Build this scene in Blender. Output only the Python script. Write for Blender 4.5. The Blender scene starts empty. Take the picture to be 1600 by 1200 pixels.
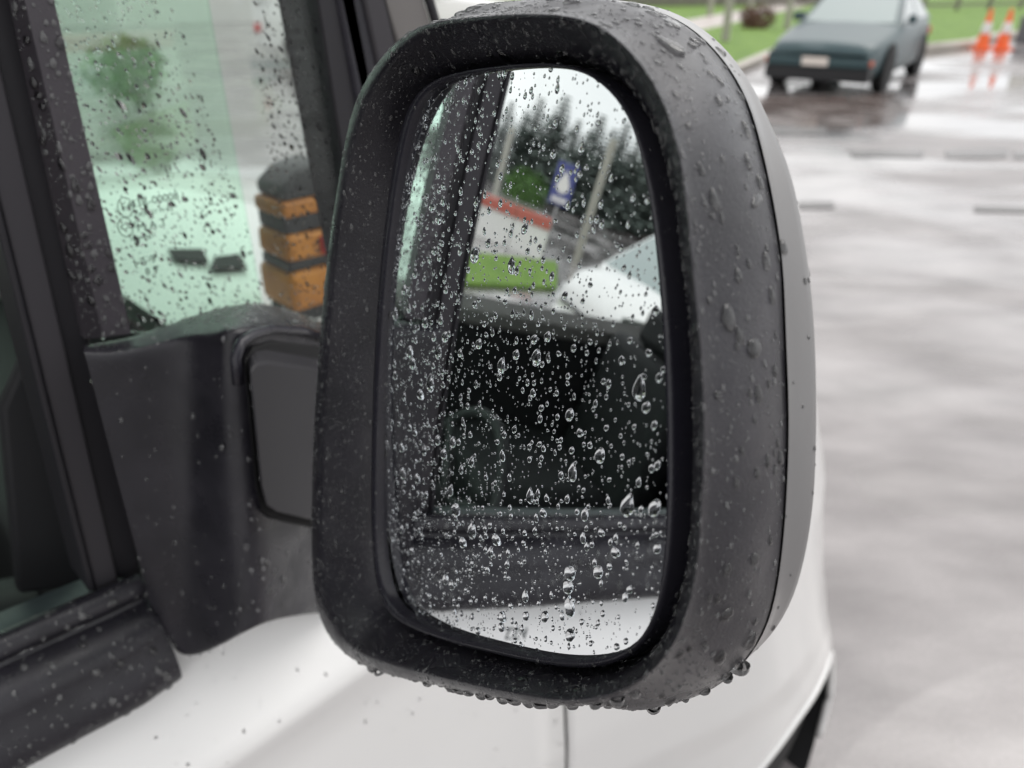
import bpy, bmesh, math, random
import numpy as np
from math import sin, cos, tan, pi, radians, sqrt, atan2, exp
from mathutils import Vector as V, Matrix
random.seed(7); rng = np.random.default_rng(7)
sc = bpy.context.scene
COL = sc.collection

# ------------------------------------------------------------------ camera, world, sun, exposure
EYE = V((0, 0, 1.52)); HEAD = radians(45); PITCH = radians(28.3); FPX = 1200.0
FWD = V((-sin(HEAD)*cos(PITCH), cos(HEAD)*cos(PITCH), -sin(PITCH)))
RGT = V((cos(HEAD), sin(HEAD), 0))
UPV = RGT.cross(FWD)
cam = bpy.data.objects.new('camera', bpy.data.cameras.new('camera')); COL.objects.link(cam)
cam.location = EYE; cam.rotation_euler = (pi/2 - PITCH, 0, HEAD)
cam.data.sensor_width = 36; cam.data.lens = 27; cam.data.clip_start = 0.02; cam.data.clip_end = 3000
cam.data.dof.use_dof = True; cam.data.dof.focus_distance = 0.285; cam.data.dof.aperture_fstop = 8.6
sc.camera = cam

w = bpy.data.worlds.new('World'); sc.world = w; w.use_nodes = True
nt = w.node_tree; nt.nodes.clear()
sky = nt.nodes.new('ShaderNodeTexSky'); sky.sky_type = 'NISHITA'; sky.sun_disc = False
sky.sun_elevation = radians(52); sky.sun_rotation = radians(-20); sky.dust_density = 5; sky.air_density = 1
hs = nt.nodes.new('ShaderNodeHueSaturation'); hs.inputs['Saturation'].default_value = 0.10; hs.inputs['Value'].default_value = 1.0
mx = nt.nodes.new('ShaderNodeMix'); mx.data_type = 'RGBA'; mx.inputs[0].default_value = 0.82
tc = nt.nodes.new('ShaderNodeTexCoord'); cn = nt.nodes.new('ShaderNodeTexNoise'); cn.inputs['Scale'].default_value = 2.2; cn.inputs['Detail'].default_value = 5
cr = nt.nodes.new('ShaderNodeValToRGB'); cr.color_ramp.elements[0].position = .3; cr.color_ramp.elements[1].position = .72
cr.color_ramp.elements[0].color = (7.2, 7.4, 7.7, 1); cr.color_ramp.elements[1].color = (11.6, 11.5, 11.3, 1)
bg = nt.nodes.new('ShaderNodeBackground'); bg.inputs['Strength'].default_value = 0.11
wo = nt.nodes.new('ShaderNodeOutputWorld')
L = nt.links.new
L(sky.outputs[0], hs.inputs['Color']); L(hs.outputs[0], mx.inputs[6]); L(tc.outputs['Generated'], cn.inputs[0]); L(cn.outputs[0], cr.inputs[0]); L(cr.outputs[0], mx.inputs[7])
L(mx.outputs[2], bg.inputs['Color']); L(bg.outputs[0], wo.inputs['Surface'])
sun = bpy.data.objects.new('sun', bpy.data.lights.new('sun', 'SUN')); COL.objects.link(sun)
sun.data.energy = 0.9; sun.data.angle = radians(40); sun.data.color = (1, .97, .93)
sun.rotation_euler = (radians(38), 0, radians(160))
sc.view_settings.view_transform = 'Standard'; sc.view_settings.look = 'None'; sc.view_settings.exposure = 0.40; sc.view_settings.gamma = 1
sc.render.engine = 'CYCLES'
cy = sc.cycles; cy.use_denoising = True; cy.caustics_refractive = False; cy.caustics_reflective = False
cy.max_bounces = 14; cy.transmission_bounces = 12; cy.glossy_bounces = 8; cy.diffuse_bounces = 4; cy.transparent_max_bounces = 16
cy.sample_clamp_indirect = 6; cy.filter_width = 1.3

# ------------------------------------------------------------------ helpers: photograph ray -> point on a real plane
GZ = -.10      # level of the asphalt below the van's own datum
def ray(u, v): return (FWD + RGT*((u-800)/FPX) + UPV*((600-v)/FPX)).normalized()
def onx(u, v, x): d = ray(u, v); return EYE + d*((x-EYE.x)/d.x)
def ony(u, v, y): d = ray(u, v); return EYE + d*((y-EYE.y)/d.y)
def onz(u, v, z=0.):
    d = ray(u, v); p = EYE + d*((z+GZ-EYE.z)/d.z); p.z = z; return p
def onplane(u, v, p, n): d = ray(u, v); return EYE + d*((p-EYE).dot(n)/d.dot(n))

def sstep(a, b, x):
    t = min(1, max(0, (x-a)/(b-a))); return t*t*(3-2*t)

# ------------------------------------------------------------------ materials
def mat(name, col, rough=.5, metal=0, spec=.5, coat=0, coat_rough=.05, var=None, vscale=8, bump=None, bscale=400, bdist=.0004, rvar=None, rscale=20, alpha=None):
    m = bpy.data.materials.new(name); m.use_nodes = True; n = m.node_tree.nodes; l = m.node_tree.links
    b = n['Principled BSDF']; b.inputs['Base Color'].default_value = (*col, 1); b.inputs['Roughness'].default_value = rough
    b.inputs['Metallic'].default_value = metal; b.inputs['Specular IOR Level'].default_value = spec
    b.inputs['Coat Weight'].default_value = coat; b.inputs['Coat Roughness'].default_value = coat_rough
    t = n.new('ShaderNodeTexCoord')
    if var:
        x = n.new('ShaderNodeTexNoise'); x.inputs['Scale'].default_value = vscale; x.inputs['Detail'].default_value = 6; l.new(t.outputs['Object'], x.inputs[0])
        r = n.new('ShaderNodeValToRGB'); r.color_ramp.elements[0].position = .35; r.color_ramp.elements[1].position = .68
        r.color_ramp.elements[0].color = (*col, 1); r.color_ramp.elements[1].color = (*var, 1); l.new(x.outputs[0], r.inputs[0]); l.new(r.outputs[0], b.inputs['Base Color'])
    if rvar:
        x = n.new('ShaderNodeTexNoise'); x.inputs['Scale'].default_value = rscale; x.inputs['Detail'].default_value = 5; l.new(t.outputs['Object'], x.inputs[0])
        r = n.new('ShaderNodeMapRange'); r.inputs[1].default_value = .4; r.inputs[2].default_value = .62; r.inputs[3].default_value = rough; r.inputs[4].default_value = rvar
        l.new(x.outputs[0], r.inputs[0]); l.new(r.outputs[0], b.inputs['Roughness'])
    if bump:
        x = n.new('ShaderNodeTexNoise'); x.inputs['Scale'].default_value = bscale; x.inputs['Detail'].default_value = 2; l.new(t.outputs['Object'], x.inputs[0])
        bp = n.new('ShaderNodeBump'); bp.inputs['Strength'].default_value = bump; bp.inputs['Distance'].default_value = bdist
        l.new(x.outputs[0], bp.inputs['Height']); l.new(bp.outputs[0], b.inputs['Normal'])
    return m

M = {}
M['plastic'] = mat('black_plastic', (.0135, .0128, .017), .42, var=(.025, .0236, .030), vscale=26, bump=.6, bscale=1300, rvar=.20, rscale=30, spec=.42)
M['plastic_smooth'] = mat('dark_plastic_smooth', (.016, .0152, .023), .33, rvar=.22, rscale=30, var=(.027, .026, .033), vscale=30, spec=.4, bump=.3, bscale=1300)
M['post'] = mat('grey_black_post', (.058, .052, .06), .5, var=(.045, .04, .048), vscale=12, bump=.3, bscale=700)
M['rubber'] = mat('black_rubber', (.016, .015, .019), .55)
M['rubber_grey'] = mat('dark_grey_rubber', (.04, .037, .043), .6)
M['gap'] = mat('shadow_gap_rubber', (.006, .006, .007), .8)
M['white_paint'] = mat('white_car_paint', (.78, .775, .765), .28, coat=.7, coat_rough=.03)
M['shaded_cover'] = mat('shaded_white_cover_paint', (.19, .185, .185), .33, coat=.3, coat_rough=.05, bump=.06, bscale=500)  # white paint darkened: the cover's shadow side is put into the colour
M['interior'] = mat('black_interior', (.012, .012, .014), .7)
M['interior_trim'] = mat('charcoal_trim', (.045, .046, .05), .55, bump=.3, bscale=500)
M['belt_top'] = mat('grey_window_ledge', (.17, .16, .155), .5)
M['door_top'] = mat('teal_black_ledge', (.03, .042, .045), .5, bump=.5, bscale=900)
M['tyre'] = mat('tyre_rubber', (.02, .02, .02), .75)
M['steel'] = mat('wheel_silver', (.45, .45, .46), .35, metal=.8)
M['asphalt_dry'] = None

mm = bpy.data.materials.new('silvered_glass'); mm.use_nodes = True; b = mm.node_tree.nodes['Principled BSDF']
b.inputs['Base Color'].default_value = (.86, .88, .90, 1); b.inputs['Metallic'].default_value = 1; b.inputs['Roughness'].default_value = 0.0
M['mirror'] = mm

wm = bpy.data.materials.new('rain_water'); wm.use_nodes = True; n = wm.node_tree.nodes; n.clear()
g = n.new('ShaderNodeBsdfGlass'); g.inputs['IOR'].default_value = 1.33; g.inputs['Roughness'].default_value = 0
o = n.new('ShaderNodeOutputMaterial'); wm.node_tree.links.new(g.outputs[0], o.inputs[0]); M['water'] = wm

def glassmat(name, tint, ior=1.45):
    m = bpy.data.materials.new(name); m.use_nodes = True; n = m.node_tree.nodes; l = m.node_tree.links; n.clear()
    t = n.new('ShaderNodeBsdfTransparent'); t.inputs[0].default_value = (*tint, 1)
    g = n.new('ShaderNodeBsdfGlossy'); g.inputs['Roughness'].default_value = 0.01
    lw = n.new('ShaderNodeLayerWeight'); lw.inputs[0].default_value = .5
    pw = n.new('ShaderNodeMath'); pw.operation = 'POWER'; pw.inputs[1].default_value = 5; l.new(lw.outputs['Facing'], pw.inputs[0])
    f = n.new('ShaderNodeMath'); f.operation = 'MULTIPLY_ADD'; f.inputs[1].default_value = .7; f.inputs[2].default_value = .03; l.new(pw.outputs[0], f.inputs[0])
    x = n.new('ShaderNodeMixShader'); o = n.new('ShaderNodeOutputMaterial')
    l.new(f.outputs[0], x.inputs[0]); l.new(t.outputs[0], x.inputs[1]); l.new(g.outputs[0], x.inputs[2]); l.new(x.outputs[0], o.inputs[0])
    return m
M['glass_green'] = glassmat('green_tinted_glass', (.86, .99, .91))
M['glass_quarter'] = glassmat('faint_green_glass', (.965, .99, .98))
M['glass_clear'] = glassmat('clear_glass', (.93, .95, .94))
wf = bpy.data.materials.new('rain_bead'); wf.use_nodes = True; n = wf.node_tree.nodes; l = wf.node_tree.links; n.clear()
g_ = n.new('ShaderNodeBsdfGlass'); g_.inputs['IOR'].default_value = 1.58; g_.inputs['Roughness'].default_value = 0
t_ = n.new('ShaderNodeBsdfTransparent'); x_ = n.new('ShaderNodeMixShader'); x_.inputs[0].default_value = .85; o_ = n.new('ShaderNodeOutputMaterial')
l.new(t_.outputs[0], x_.inputs[1]); l.new(g_.outputs[0], x_.inputs[2]); l.new(x_.outputs[0], o_.inputs[0])
M['water_film'] = wf
M['glass_car'] = mat('painted_sky_glass', (.20, .26, .25), .04, spec=1.0, coat=1)  # pale sky reflection is put into the base colour

# ------------------------------------------------------------------ object helpers
def link(name, me, m, parent=None, loc=None, smooth=True):
    o = bpy.data.objects.new(name, me); COL.objects.link(o)
    if m is not None and not me.materials: me.materials.append(m)
    if parent: o.parent = parent
    if loc is not None: o.location = loc
    if smooth and me.polygons:
        me.polygons.foreach_set('use_smooth', [True]*len(me.polygons))
    return o
def empty(name, loc=(0, 0, 0), rz=0, parent=None):
    o = bpy.data.objects.new(name, None); COL.objects.link(o); o.location = loc; o.rotation_euler = (0, 0, rz); o.empty_display_size = .1
    if parent: o.parent = parent
    return o
def tag(o, label=None, cat=None, group=None, kind=None):
    if label: o['label'] = label
    if cat: o['category'] = cat
    if group: o['group'] = group
    if kind: o['kind'] = kind
    return o
def pydata(name, vs, fs, m, parent=None, smooth=True, off=None):
    me = bpy.data.meshes.new(name)
    if off is None: off = V((0, 0, 0))
    me.from_pydata([tuple(V(v)-off) for v in vs], [], fs); me.update()
    bm = bmesh.new(); bm.from_mesh(me); bmesh.ops.recalc_face_normals(bm, faces=bm.faces); bm.to_mesh(me); bm.free()
    return link(name, me, m, parent, smooth=smooth)
def autosmooth(o, ang=35):
    me = o.data; bm = bmesh.new(); bm.from_mesh(me)
    for e in bm.edges:
        if len(e.link_faces) == 2 and e.calc_face_angle(0) > radians(ang): e.smooth = False
        elif len(e.link_faces) != 2: e.smooth = False
    bm.to_mesh(me); bm.free(); return o
def bev(o, wd=.003, seg=3, ang=30):
    b = o.modifiers.new('bevel', 'BEVEL'); b.width = wd; b.segments = seg; b.limit_method = 'ANGLE'; b.angle_limit = radians(ang); b.harden_normals = False; return o
def grid(name, rows, m, parent, closed=False, cap0=False, cap1=False, smooth=True, thick=0, off=None):
    nr, nc = len(rows), len(rows[0]); vs = [p for r in rows for p in r]; fs = []
    for i in range(nr-1):
        for j in range(nc if closed else nc-1):
            k = (j+1) % nc; fs.append((i*nc+j, i*nc+k, (i+1)*nc+k, (i+1)*nc+j))
    if cap0: fs.append(tuple(range(nc)))
    if cap1: fs.append(tuple(range((nr-1)*nc, nr*nc)))
    o = pydata(name, vs, fs, m, parent, smooth, off)
    if thick:
        s = o.modifiers.new('solid', 'SOLIDIFY'); s.thickness = thick; s.offset = -1
    return o
def prism(name, poly, vec, m, parent=None, bw=0, seg=3, off=None, smooth=True):
    n = len(poly); vs = [V(p) for p in poly]+[V(p)+V(vec) for p in poly]
    fs = [tuple(range(n)), tuple(range(2*n-1, n-1, -1))]+[(i, (i+1) % n, n+(i+1) % n, n+i) for i in range(n)]
    o = pydata(name, vs, fs, m, parent, smooth, off); autosmooth(o, 40)
    if bw: bev(o, bw, seg)
    return o
def box(name, lo, hi, m, parent=None, bw=0, off=None):
    a, b = V(lo), V(hi)
    return prism(name, [(a.x, a.y, a.z), (b.x, a.y, a.z), (b.x, b.y, a.z), (a.x, b.y, a.z)], (0, 0, b.z-a.z), m, parent, bw, off=off)
def tube(name, pts, r, m, parent=None, n=12, closed=False, off=None):
    pts = [V(p) for p in pts]; rows = []; N = len(pts); up = V((0, 0, 1))
    rr = r if isinstance(r, (list, tuple)) else [r]*N
    for i, p in enumerate(pts):
        t = (pts[(i+1) % N]-pts[i-1]) if closed else (pts[min(i+1, N-1)]-pts[max(i-1, 0)])
        t.normalize(); a = t.cross(up)
        if a.length < 1e-3: a = t.cross(V((1, 0, 0)))
        a.normalize(); b = a.cross(t)
        rows.append([p+a*(rr[i]*cos(2*pi*k/n))+b*(rr[i]*sin(2*pi*k/n)) for k in range(n)])
    if closed: rows.append(rows[0])
    return grid(name, rows, m, parent, closed=True, cap0=not closed, cap1=not closed, off=off)
def lathe(name, prof, m, parent=None, n=32, axis='z', centre=(0, 0, 0)):
    c = V(centre); rows = []
    for r, h in prof:
        row = []
        for k in range(n):
            a = 2*pi*k/n; p = V((r*cos(a), r*sin(a), h))
            if axis == 'x': p = V((h, r*cos(a), r*sin(a)))
            if axis == 'y': p = V((r*cos(a), h, r*sin(a)))
            row.append(p+c)
        rows.append(row)
    o = grid(name, rows, m, parent, closed=True, cap0=prof[0][0] > 0, cap1=prof[-1][0] > 0); autosmooth(o, 35); return o

# ------------------------------------------------------------------ ground, road, grass
def groundmat():
    m = bpy.data.materials.new('wet_asphalt'); m.use_nodes = True; n = m.node_tree.nodes; l = m.node_tree.links; b = n['Principled BSDF']
    t = n.new('ShaderNodeTexCoord'); mp = n.new('ShaderNodeMapping'); mp.vector_type = 'TEXTURE'; mp.inputs['Rotation'].default_value = (0, 0, radians(40)); mp.inputs['Scale'].default_value = (1.5, .7, 1)
    l.new(t.outputs['Object'], mp.inputs[0])
    a = n.new('ShaderNodeTexNoise'); a.inputs['Scale'].default_value = .62; a.inputs['Detail'].default_value = 4; a.inputs['Distortion'].default_value = .6; l.new(mp.outputs[0], a.inputs[0])
    wet = n.new('ShaderNodeMapRange'); wet.inputs[1].default_value = .38; wet.inputs[2].default_value = .58; wet.clamp = True; l.new(a.outputs[0], wet.inputs[0])
    f = n.new('ShaderNodeTexNoise'); f.inputs['Scale'].default_value = 90; f.inputs['Detail'].default_value = 4; l.new(t.outputs['Object'], f.inputs[0])
    k = n.new('ShaderNodeTexNoise'); k.inputs['Scale'].default_value = 3; k.inputs['Detail'].default_value = 5; l.new(mp.outputs[0], k.inputs[0])
    c1 = n.new('ShaderNodeValToRGB'); c1.color_ramp.elements[0].color = (.19, .172, .172, 1); c1.color_ramp.elements[1].color = (.37, .342, .340, 1)
    c1.color_ramp.elements[0].position = .3; c1.color_ramp.elements[1].position = .7; l.new(k.outputs[0], c1.inputs[0])
    c2 = n.new('ShaderNodeMix'); c2.data_type = 'RGBA'; c2.blend_type = 'MULTIPLY'; c2.inputs[0].default_value = .35; l.new(c1.outputs[0], c2.inputs[6]); l.new(f.outputs[0], c2.inputs[7])
    l.new(c2.outputs[2], b.inputs['Base Color'])
    r = n.new('ShaderNodeMapRange'); r.inputs[3].default_value = .34; r.inputs[4].default_value = .05; l.new(wet.outputs[0], r.inputs[0]); l.new(r.outputs[0], b.inputs['Roughness'])
    b.inputs['Specular IOR Level'].default_value = .6; b.inputs['Coat Roughness'].default_value = .03; b.inputs['Coat IOR'].default_value = 1.45; cwt = n.new('ShaderNodeMath'); cwt.operation = 'MULTIPLY'; cwt.inputs[1].default_value = .85; l.new(wet.outputs[0], cwt.inputs[0]); l.new(cwt.outputs[0], b.inputs['Coat Weight'])
    bp = n.new('ShaderNodeBump'); bp.inputs['Distance'].default_value = .004
    s = n.new('ShaderNodeMapRange'); s.inputs[3].default_value = .5; s.inputs[4].default_value = .02; l.new(wet.outputs[0], s.inputs[0]); l.new(s.outputs[0], bp.inputs['Strength'])
    l.new(f.outputs[0], bp.inputs['Height']); l.new(bp.outputs[0], b.inputs['Normal'])
    return m
M['ground'] = groundmat()
M['grass'] = mat('wet_grass', (.11, .22, .02), .7, var=(.18, .31, .035), vscale=3, bump=1, bscale=60, bdist=.03)
M['kerb'] = mat('pale_concrete', (.42, .39, .34), .55, var=(.5, .46, .41), vscale=4, bump=.3, bscale=60, bdist=.002)
M['path'] = mat('path_concrete', (.42, .37, .34), .4, var=(.5, .44, .41), vscale=2)
s = 400
g = pydata('ground', [(-s, -s, 0), (s, -s, 0), (s, s, 0), (-s, s, 0)], [(0, 1, 2, 3)], M['ground']); tag(g, kind='structure')
g['label'] = 'wet grey asphalt of the car park with sheen and puddles'
def sheet(name, pts, z0, th, m):
    o = prism(name, [(p[0], p[1], z0) for p in pts], (0, 0, th), m, bw=.015 if th > .05 else 0); tag(o, kind='structure'); return o
M['seal'] = mat('dark_crack_sealant', (.11, .102, .10), .25); M['car_reflection'] = mat('painted_car_reflection', (.11, .085, .078), .3, var=(.16, .13, .12), vscale=3, rvar=.08, rscale=2)
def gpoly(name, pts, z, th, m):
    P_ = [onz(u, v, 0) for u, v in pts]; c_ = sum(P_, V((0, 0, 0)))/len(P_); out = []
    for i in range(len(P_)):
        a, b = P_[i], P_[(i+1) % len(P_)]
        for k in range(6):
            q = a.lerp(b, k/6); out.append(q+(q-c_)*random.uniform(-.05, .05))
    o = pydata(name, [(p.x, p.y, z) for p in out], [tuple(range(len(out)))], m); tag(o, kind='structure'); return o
gpoly('car_reflection_patch', [(1150, 152), (1395, 146), (1425, 170), (1380, 196), (1290, 204), (1150, 206)], .004, 0, M['car_reflection'])  # dark reflection of the coupe, painted as a brown ground sheet
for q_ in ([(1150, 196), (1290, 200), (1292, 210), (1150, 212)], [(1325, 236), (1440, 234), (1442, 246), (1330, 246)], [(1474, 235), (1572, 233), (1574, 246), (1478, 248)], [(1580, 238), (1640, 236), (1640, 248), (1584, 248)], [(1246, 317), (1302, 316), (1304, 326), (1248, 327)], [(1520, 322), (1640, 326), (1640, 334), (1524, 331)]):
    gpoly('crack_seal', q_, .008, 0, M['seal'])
# lawn beyond the kerb ahead: kerb line follows the photographed edge
def G(u, v): p = onz(u, v, 0); return (p.x, p.y)
k0, k1 = V((*G(1128, 128), 0)), V((*G(1195, 97), 0))
dk = (k1-k0).normalized(); nk = V((-dk.y, dk.x, 0))      # nk points away from the car park
if nk.x > 0: nk = -nk
A0 = k0-dk*3.0; A1 = k0+dk*34
sheet('kerb', [A0, A1, A1+nk*.22, A0+nk*.22], 0, .12, M['kerb'])
sheet('grass_verge', [A0+nk*.22, A1+nk*.22, A1+nk*3.2, A0+nk*3.2], 0, .11, M['grass'])
sheet('footpath', [A0+nk*3.2, A1+nk*3.2, A1+nk*5.0, A0+nk*5.0], 0, .115, M['path'])
sheet('grass_field', [A0+nk*5.0, A1+nk*5.0, A1+nk*24+dk*6, A0+nk*9+dk*3], 0, .11, M['grass'])

# ------------------------------------------------------------------ THE VAN
van = empty('white_van', (-1.3, -.4, 0)); tag(van, 'white van close up with wet black wing mirror and black window surrounds', 'van')
VO = V((-1.3, -.4, 0))
def vp(f, *a, **k): return f(*a, **k, off=VO)
XB = -.506                       # window line plane of the near side
PROF = [(1.062, XB), (1.05, XB+.014), (1.03, XB+.030), (1.005, XB+.050), (.985, XB+.066), (.978, XB+.073), (.972, XB+.0745), (.965, XB+.0735), (.95, XB+.070), (.92, XB+.068), (.8, XB+.078), (.65, XB+.092), (.5, XB+.096), (.35, XB+.09), (.25, XB+.08), (.12, XB+.06), (.06, XB+.03)]
def doorx(z):
    for (z0, x0), (z1, x1) in zip(PROF, PROF[1:]):
        if z <= z0 and z >= z1:
            t = (z0-z)/(z0-z1); return x0+(x1-x0)*t
    return PROF[0][1] if z > PROF[0][0] else PROF[-1][1]
AY, AZ, AR = 1.03, .09, .30      # wheel arch
TH = [(1.1, .41), (.976, .385), (.8, .334), (.5, .285), (.3, .262), (.1, .25)]
def lerp(tab, z):
    tab = sorted(tab)
    if z <= tab[0][0]: return tab[0][1]
    for (a, x), (b, y) in zip(tab, tab[1:]):
        if z <= b: return x+(y-x)*(z-a)/(b-a)
    return tab[-1][1]
XW = [(1.1, -.40), (1.0, -.365), (.9, -.335), (.75, -.305), (.55, -.285), (.3, -.29), (.1, -.31)]
KN = 1.1
def sidex(y, z):
    xd = doorx(z); xw = lerp(XW, z); t = lerp(TH, z); y0 = (-xw-t*t/(4*KN))/t
    f = sstep(.40, min(y0, .95), y); x = xd+(xw-xd)*f
    if y > y0: x = max(-1.27, x-KN*(y-y0)**2)
    d = sqrt((y-AY)**2+(z-AZ)**2)
    x += .006*(1-sstep(AR+.02, AR+.10, d))
    return x
GY = .500
def ztop(y): return 1.05-.26*max(0, y-.5)**2
def panel(name, y0, y1, dy, zs, xf, m, hole=None, mirrored=False, fen=False):
    ys = [y0+(y1-y0)*i/max(1, round((y1-y0)/dy)) for i in range(max(1, round((y1-y0)/dy))+1)]
    rows = []
    for z in zs:
        row = []
        for y in ys:
            zz = z if not fen else .08+(z-.08)*(ztop(y)-.08)/(zs[0]-.08)
            row.append(V(((-2.58-xf(y, zz)) if mirrored else xf(y, zz), y, zz)))
        rows.append(row)
    nc = len(ys); vs = [p for r in rows for p in r]; fs = []
    for i in range(len(zs)-1):
        for j in range(nc-1):
            q = (i*nc+j, i*nc+j+1, (i+1)*nc+j+1, (i+1)*nc+j)
            if hole and any(hole(vs[k].y, vs[k].z) for k in q): continue
            fs.append(q)
    if hole:   # pull the loose edge onto the arch circle
        used = {k for q in fs for k in q}
        cnt = {}
        for q in fs:
            for k in q: cnt[k] = cnt.get(k, 0)+1
        for k in used:
            p = vs[k]; d = sqrt((p.y-AY)**2+(p.z-AZ)**2)
            if cnt[k] < 4 and d < AR+.03:
                s_ = AR/d; p.y = AY+(p.y-AY)*s_; p.z = AZ+(p.z-AZ)*s_
                x = sidex(p.y, p.z); p.x = (-2.58-x) if mirrored else x
    o = pydata(name, vs, fs, m, van, off=VO)
    for p in (): pass
    s_ = o.modifiers.new('solid', 'SOLIDIFY'); s_.thickness = .006; s_.offset = -1 if not mirrored else -1
    return o
zfine = [1.062-.98*i/80 for i in range(81)]
def dx(y, z): return sidex(y, z)
panel('door_panel', -1.12, GY-.003, .05, zfine, dx, M['white_paint'])
panel('fender', GY+.003, 1.45, .012, [1.05-.97*i/86 for i in range(87)], dx, M['white_paint'], hole=lambda y, z: (y-AY)**2+(z-AZ)**2 < AR*AR, fen=True)
panel('rear_side_panel', -3.0, -1.126, .1, zfine, dx, M['white_paint'])
panel('rear_side_panel', -3.0, -1.126, .2, zfine[::5], dx, M['white_paint'], mirrored=True)
panel('door_panel', -1.12, GY-.003, .1, [z-.10 for z in zfine[::5]], lambda y, z: dx(y, z+.10), M['white_paint'], mirrored=True)
panel('fender', GY+.003, 1.45, .05, [1.05-.97*i/40 for i in range(41)], dx, M['white_paint'], mirrored=True, fen=True)
# dark backing behind the shut line between door and fender
box('shut_line_seal', (XB+.0, GY-.012, .22), (XB+.055, GY+.012, .93), M['gap'], van, off=VO)
box('sill', (-2.1, -3.0, .05), (-.47, .8, .20), M['rubber'], van, off=VO)
# bonnet
rows = []
for i in range(25):
    y = .352+1.098*i/24; row = []
    for j in range(25):
        s_ = j/24; xl = sidex(max(y, .5), ztop(y))-.002; xr = -2.58-xl
        z = ztop(y)-.001
        x = xl+(xr-xl)*s_; edge = min(s_, 1-s_)
        z += .04*(1-exp(-edge*14))
        row.append(V((x, y, z)))
    rows.append(row)
grid('bonnet', rows, M['white_paint'], van, off=VO)
rows = []
for i in range(21):
    z = .09+(ztop(1.45)-.09)*i/20; xl = sidex(1.449, z); xr = -2.58-xl
    rows.append([V((xl+(xr-xl)*j/20, 1.449+.16*sin(pi*j/20)**.6*(.7+.3*sin(pi*i/20)), z-(0 if i < 20 else .0)+.035*(i/20)*(1-exp(-min(j, 20-j)/20*14)))) for j in range(21)])
grid('front_bumper', rows, M['white_paint'], van, off=VO)
# air intake slots at the foot of the windscreen
for q_ in ([(262, 392), (318, 392), (326, 412), (275, 408)], [(336, 404), (376, 400), (386, 420), (328, 424)]):
    prism('cowl_vent', [onplane(u, v, V((0, 0, 1.094)), V((0, 0, 1))) for u, v in q_], (0, 0, .004), M['gap'], van, off=VO)
# arch lip, liner and wheel
lip = []
for i in range(49):
    a = -0.35+pi*1.22*i/48; y = AY+AR*cos(a); z = AZ+AR*sin(a)
    lip.append(V((sidex(y, max(z, .0))-.003, y, z)))
tube('arch_lip', lip, .008, M['white_paint'], van, n=8, off=VO)
rows = []
for x_, r_ in ((-.30, AR+.004), (-.42, AR+.012), (-.75, AR+.02), (-.751, 0.01)):
    rows.append([V((min(x_, sidex(AY+r_*cos(2*pi*k/40), max(.1, AZ+r_*sin(2*pi*k/40)))-.008) if x_ > -.4 else x_, AY+r_*cos(2*pi*k/40), AZ+r_*sin(2*pi*k/40))) for k in range(40)])
grid('wheel_arch_liner', rows, M['gap'], van, closed=True, off=VO)
def wheel(parent, c, r, wd, side, off=V((0, 0, 0))):
    wl = empty('wheel', V(c)-off, 0, parent)
    s_ = side
    lathe('tyre', [(r*.62, -wd/2), (r*.9, -wd/2), (r*.985, -wd*.38), (r, -wd*.2), (r, wd*.2), (r*.985, wd*.38), (r*.9, wd/2), (r*.62, wd/2)], M['tyre'], wl, 36, 'x')
    lathe('rim', [(.01, s_*wd*.30), (r*.2, s_*wd*.32), (r*.3, s_*wd*.18), (r*.55, s_*wd*.2), (r*.63, s_*wd*.45), (r*.63, -s_*wd*.4)], M['steel'], wl, 30, 'x')
    return wl
wheel(van, (-.45, AY, .165), .265, .2, 1, VO); wheel(van, (-2.13, AY, .165), .265, .2, -1, VO)
wheel(van, (-.47, -2.2, .165), .265, .2, 1, VO); wheel(van, (-2.11, -2.2, .165), .265, .2, -1, VO)

# belt moulding: black section lofted along the door
MP = [(-.012, 1.118), (-.009, 1.126), (-.003, 1.131), (.004, 1.132), (.009, 1.129), (.0115, 1.123), (.011, 1.118), (.008, 1.1145), (.0095, 1.112), (.016, 1.1115), (.024, 1.109), (.030, 1.105), (.034, 1.099), (.0355, 1.094), (.0362, 1.088), (.041, 1.080), (.0445, 1.071), (.046, 1.062), (.045, 1.054), (.040, 1.048), (.028, 1.044), (.0, 1.042)]
def zl(y): return -.07*(y+.0)            # the window line falls a little towards the front
rows = []
for i in range(41):
    y = -1.12+(0.112+1.12)*i/40; e = 1-.15*sstep(.100, .112, y)
    rows.append([V((XB+px*e, y, z+zl(y))) for px, z in MP])
belt = grid('belt_moulding', rows, M['plastic'], van, cap1=True, off=VO); autosmooth(belt, 50)
# letters' reflection modelled on the door skin just under the moulding, seen upside down in the mirror
# inner door ledge and trim
rows = []
IP = [(-.016, 1.10), (-.02, 1.108), (-.035, 1.112), (-.07, 1.108), (-.105, 1.08), (-.12, 1.0), (-.10, .45)]
for i in range(21):
    y = -1.1+(.095+1.1)*i/20
    rows.append([V((XB+px, y, z+zl(y)-.012)) for px, z in IP])
o = grid('inner_door_ledge', rows, M['door_top'], van, cap1=True, off=VO)

# window post: outer post, run channel, inner seal strip (verticals of the door frame)
def strip(name, q, x0, x1, m, bw=.002):
    """quad traced in the photograph on plane x1, given depth back to x0"""
    poly = [onx(u, v, x1) for u, v in q]
    # extend the top on to roof height along its own line
    bl, br, tr, tl = poly
    def ext(a, b, z): t = (z-a.z)/(b.z-a.z); return a+(b-a)*t
    tl = ext(bl, tl, 1.890); tr = ext(br, tr, 1.890)
    return prism(name, [bl, br, tr, tl], (x0-x1, 0, 0), m, van, bw, off=VO)
X1 = XB+.006
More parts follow.
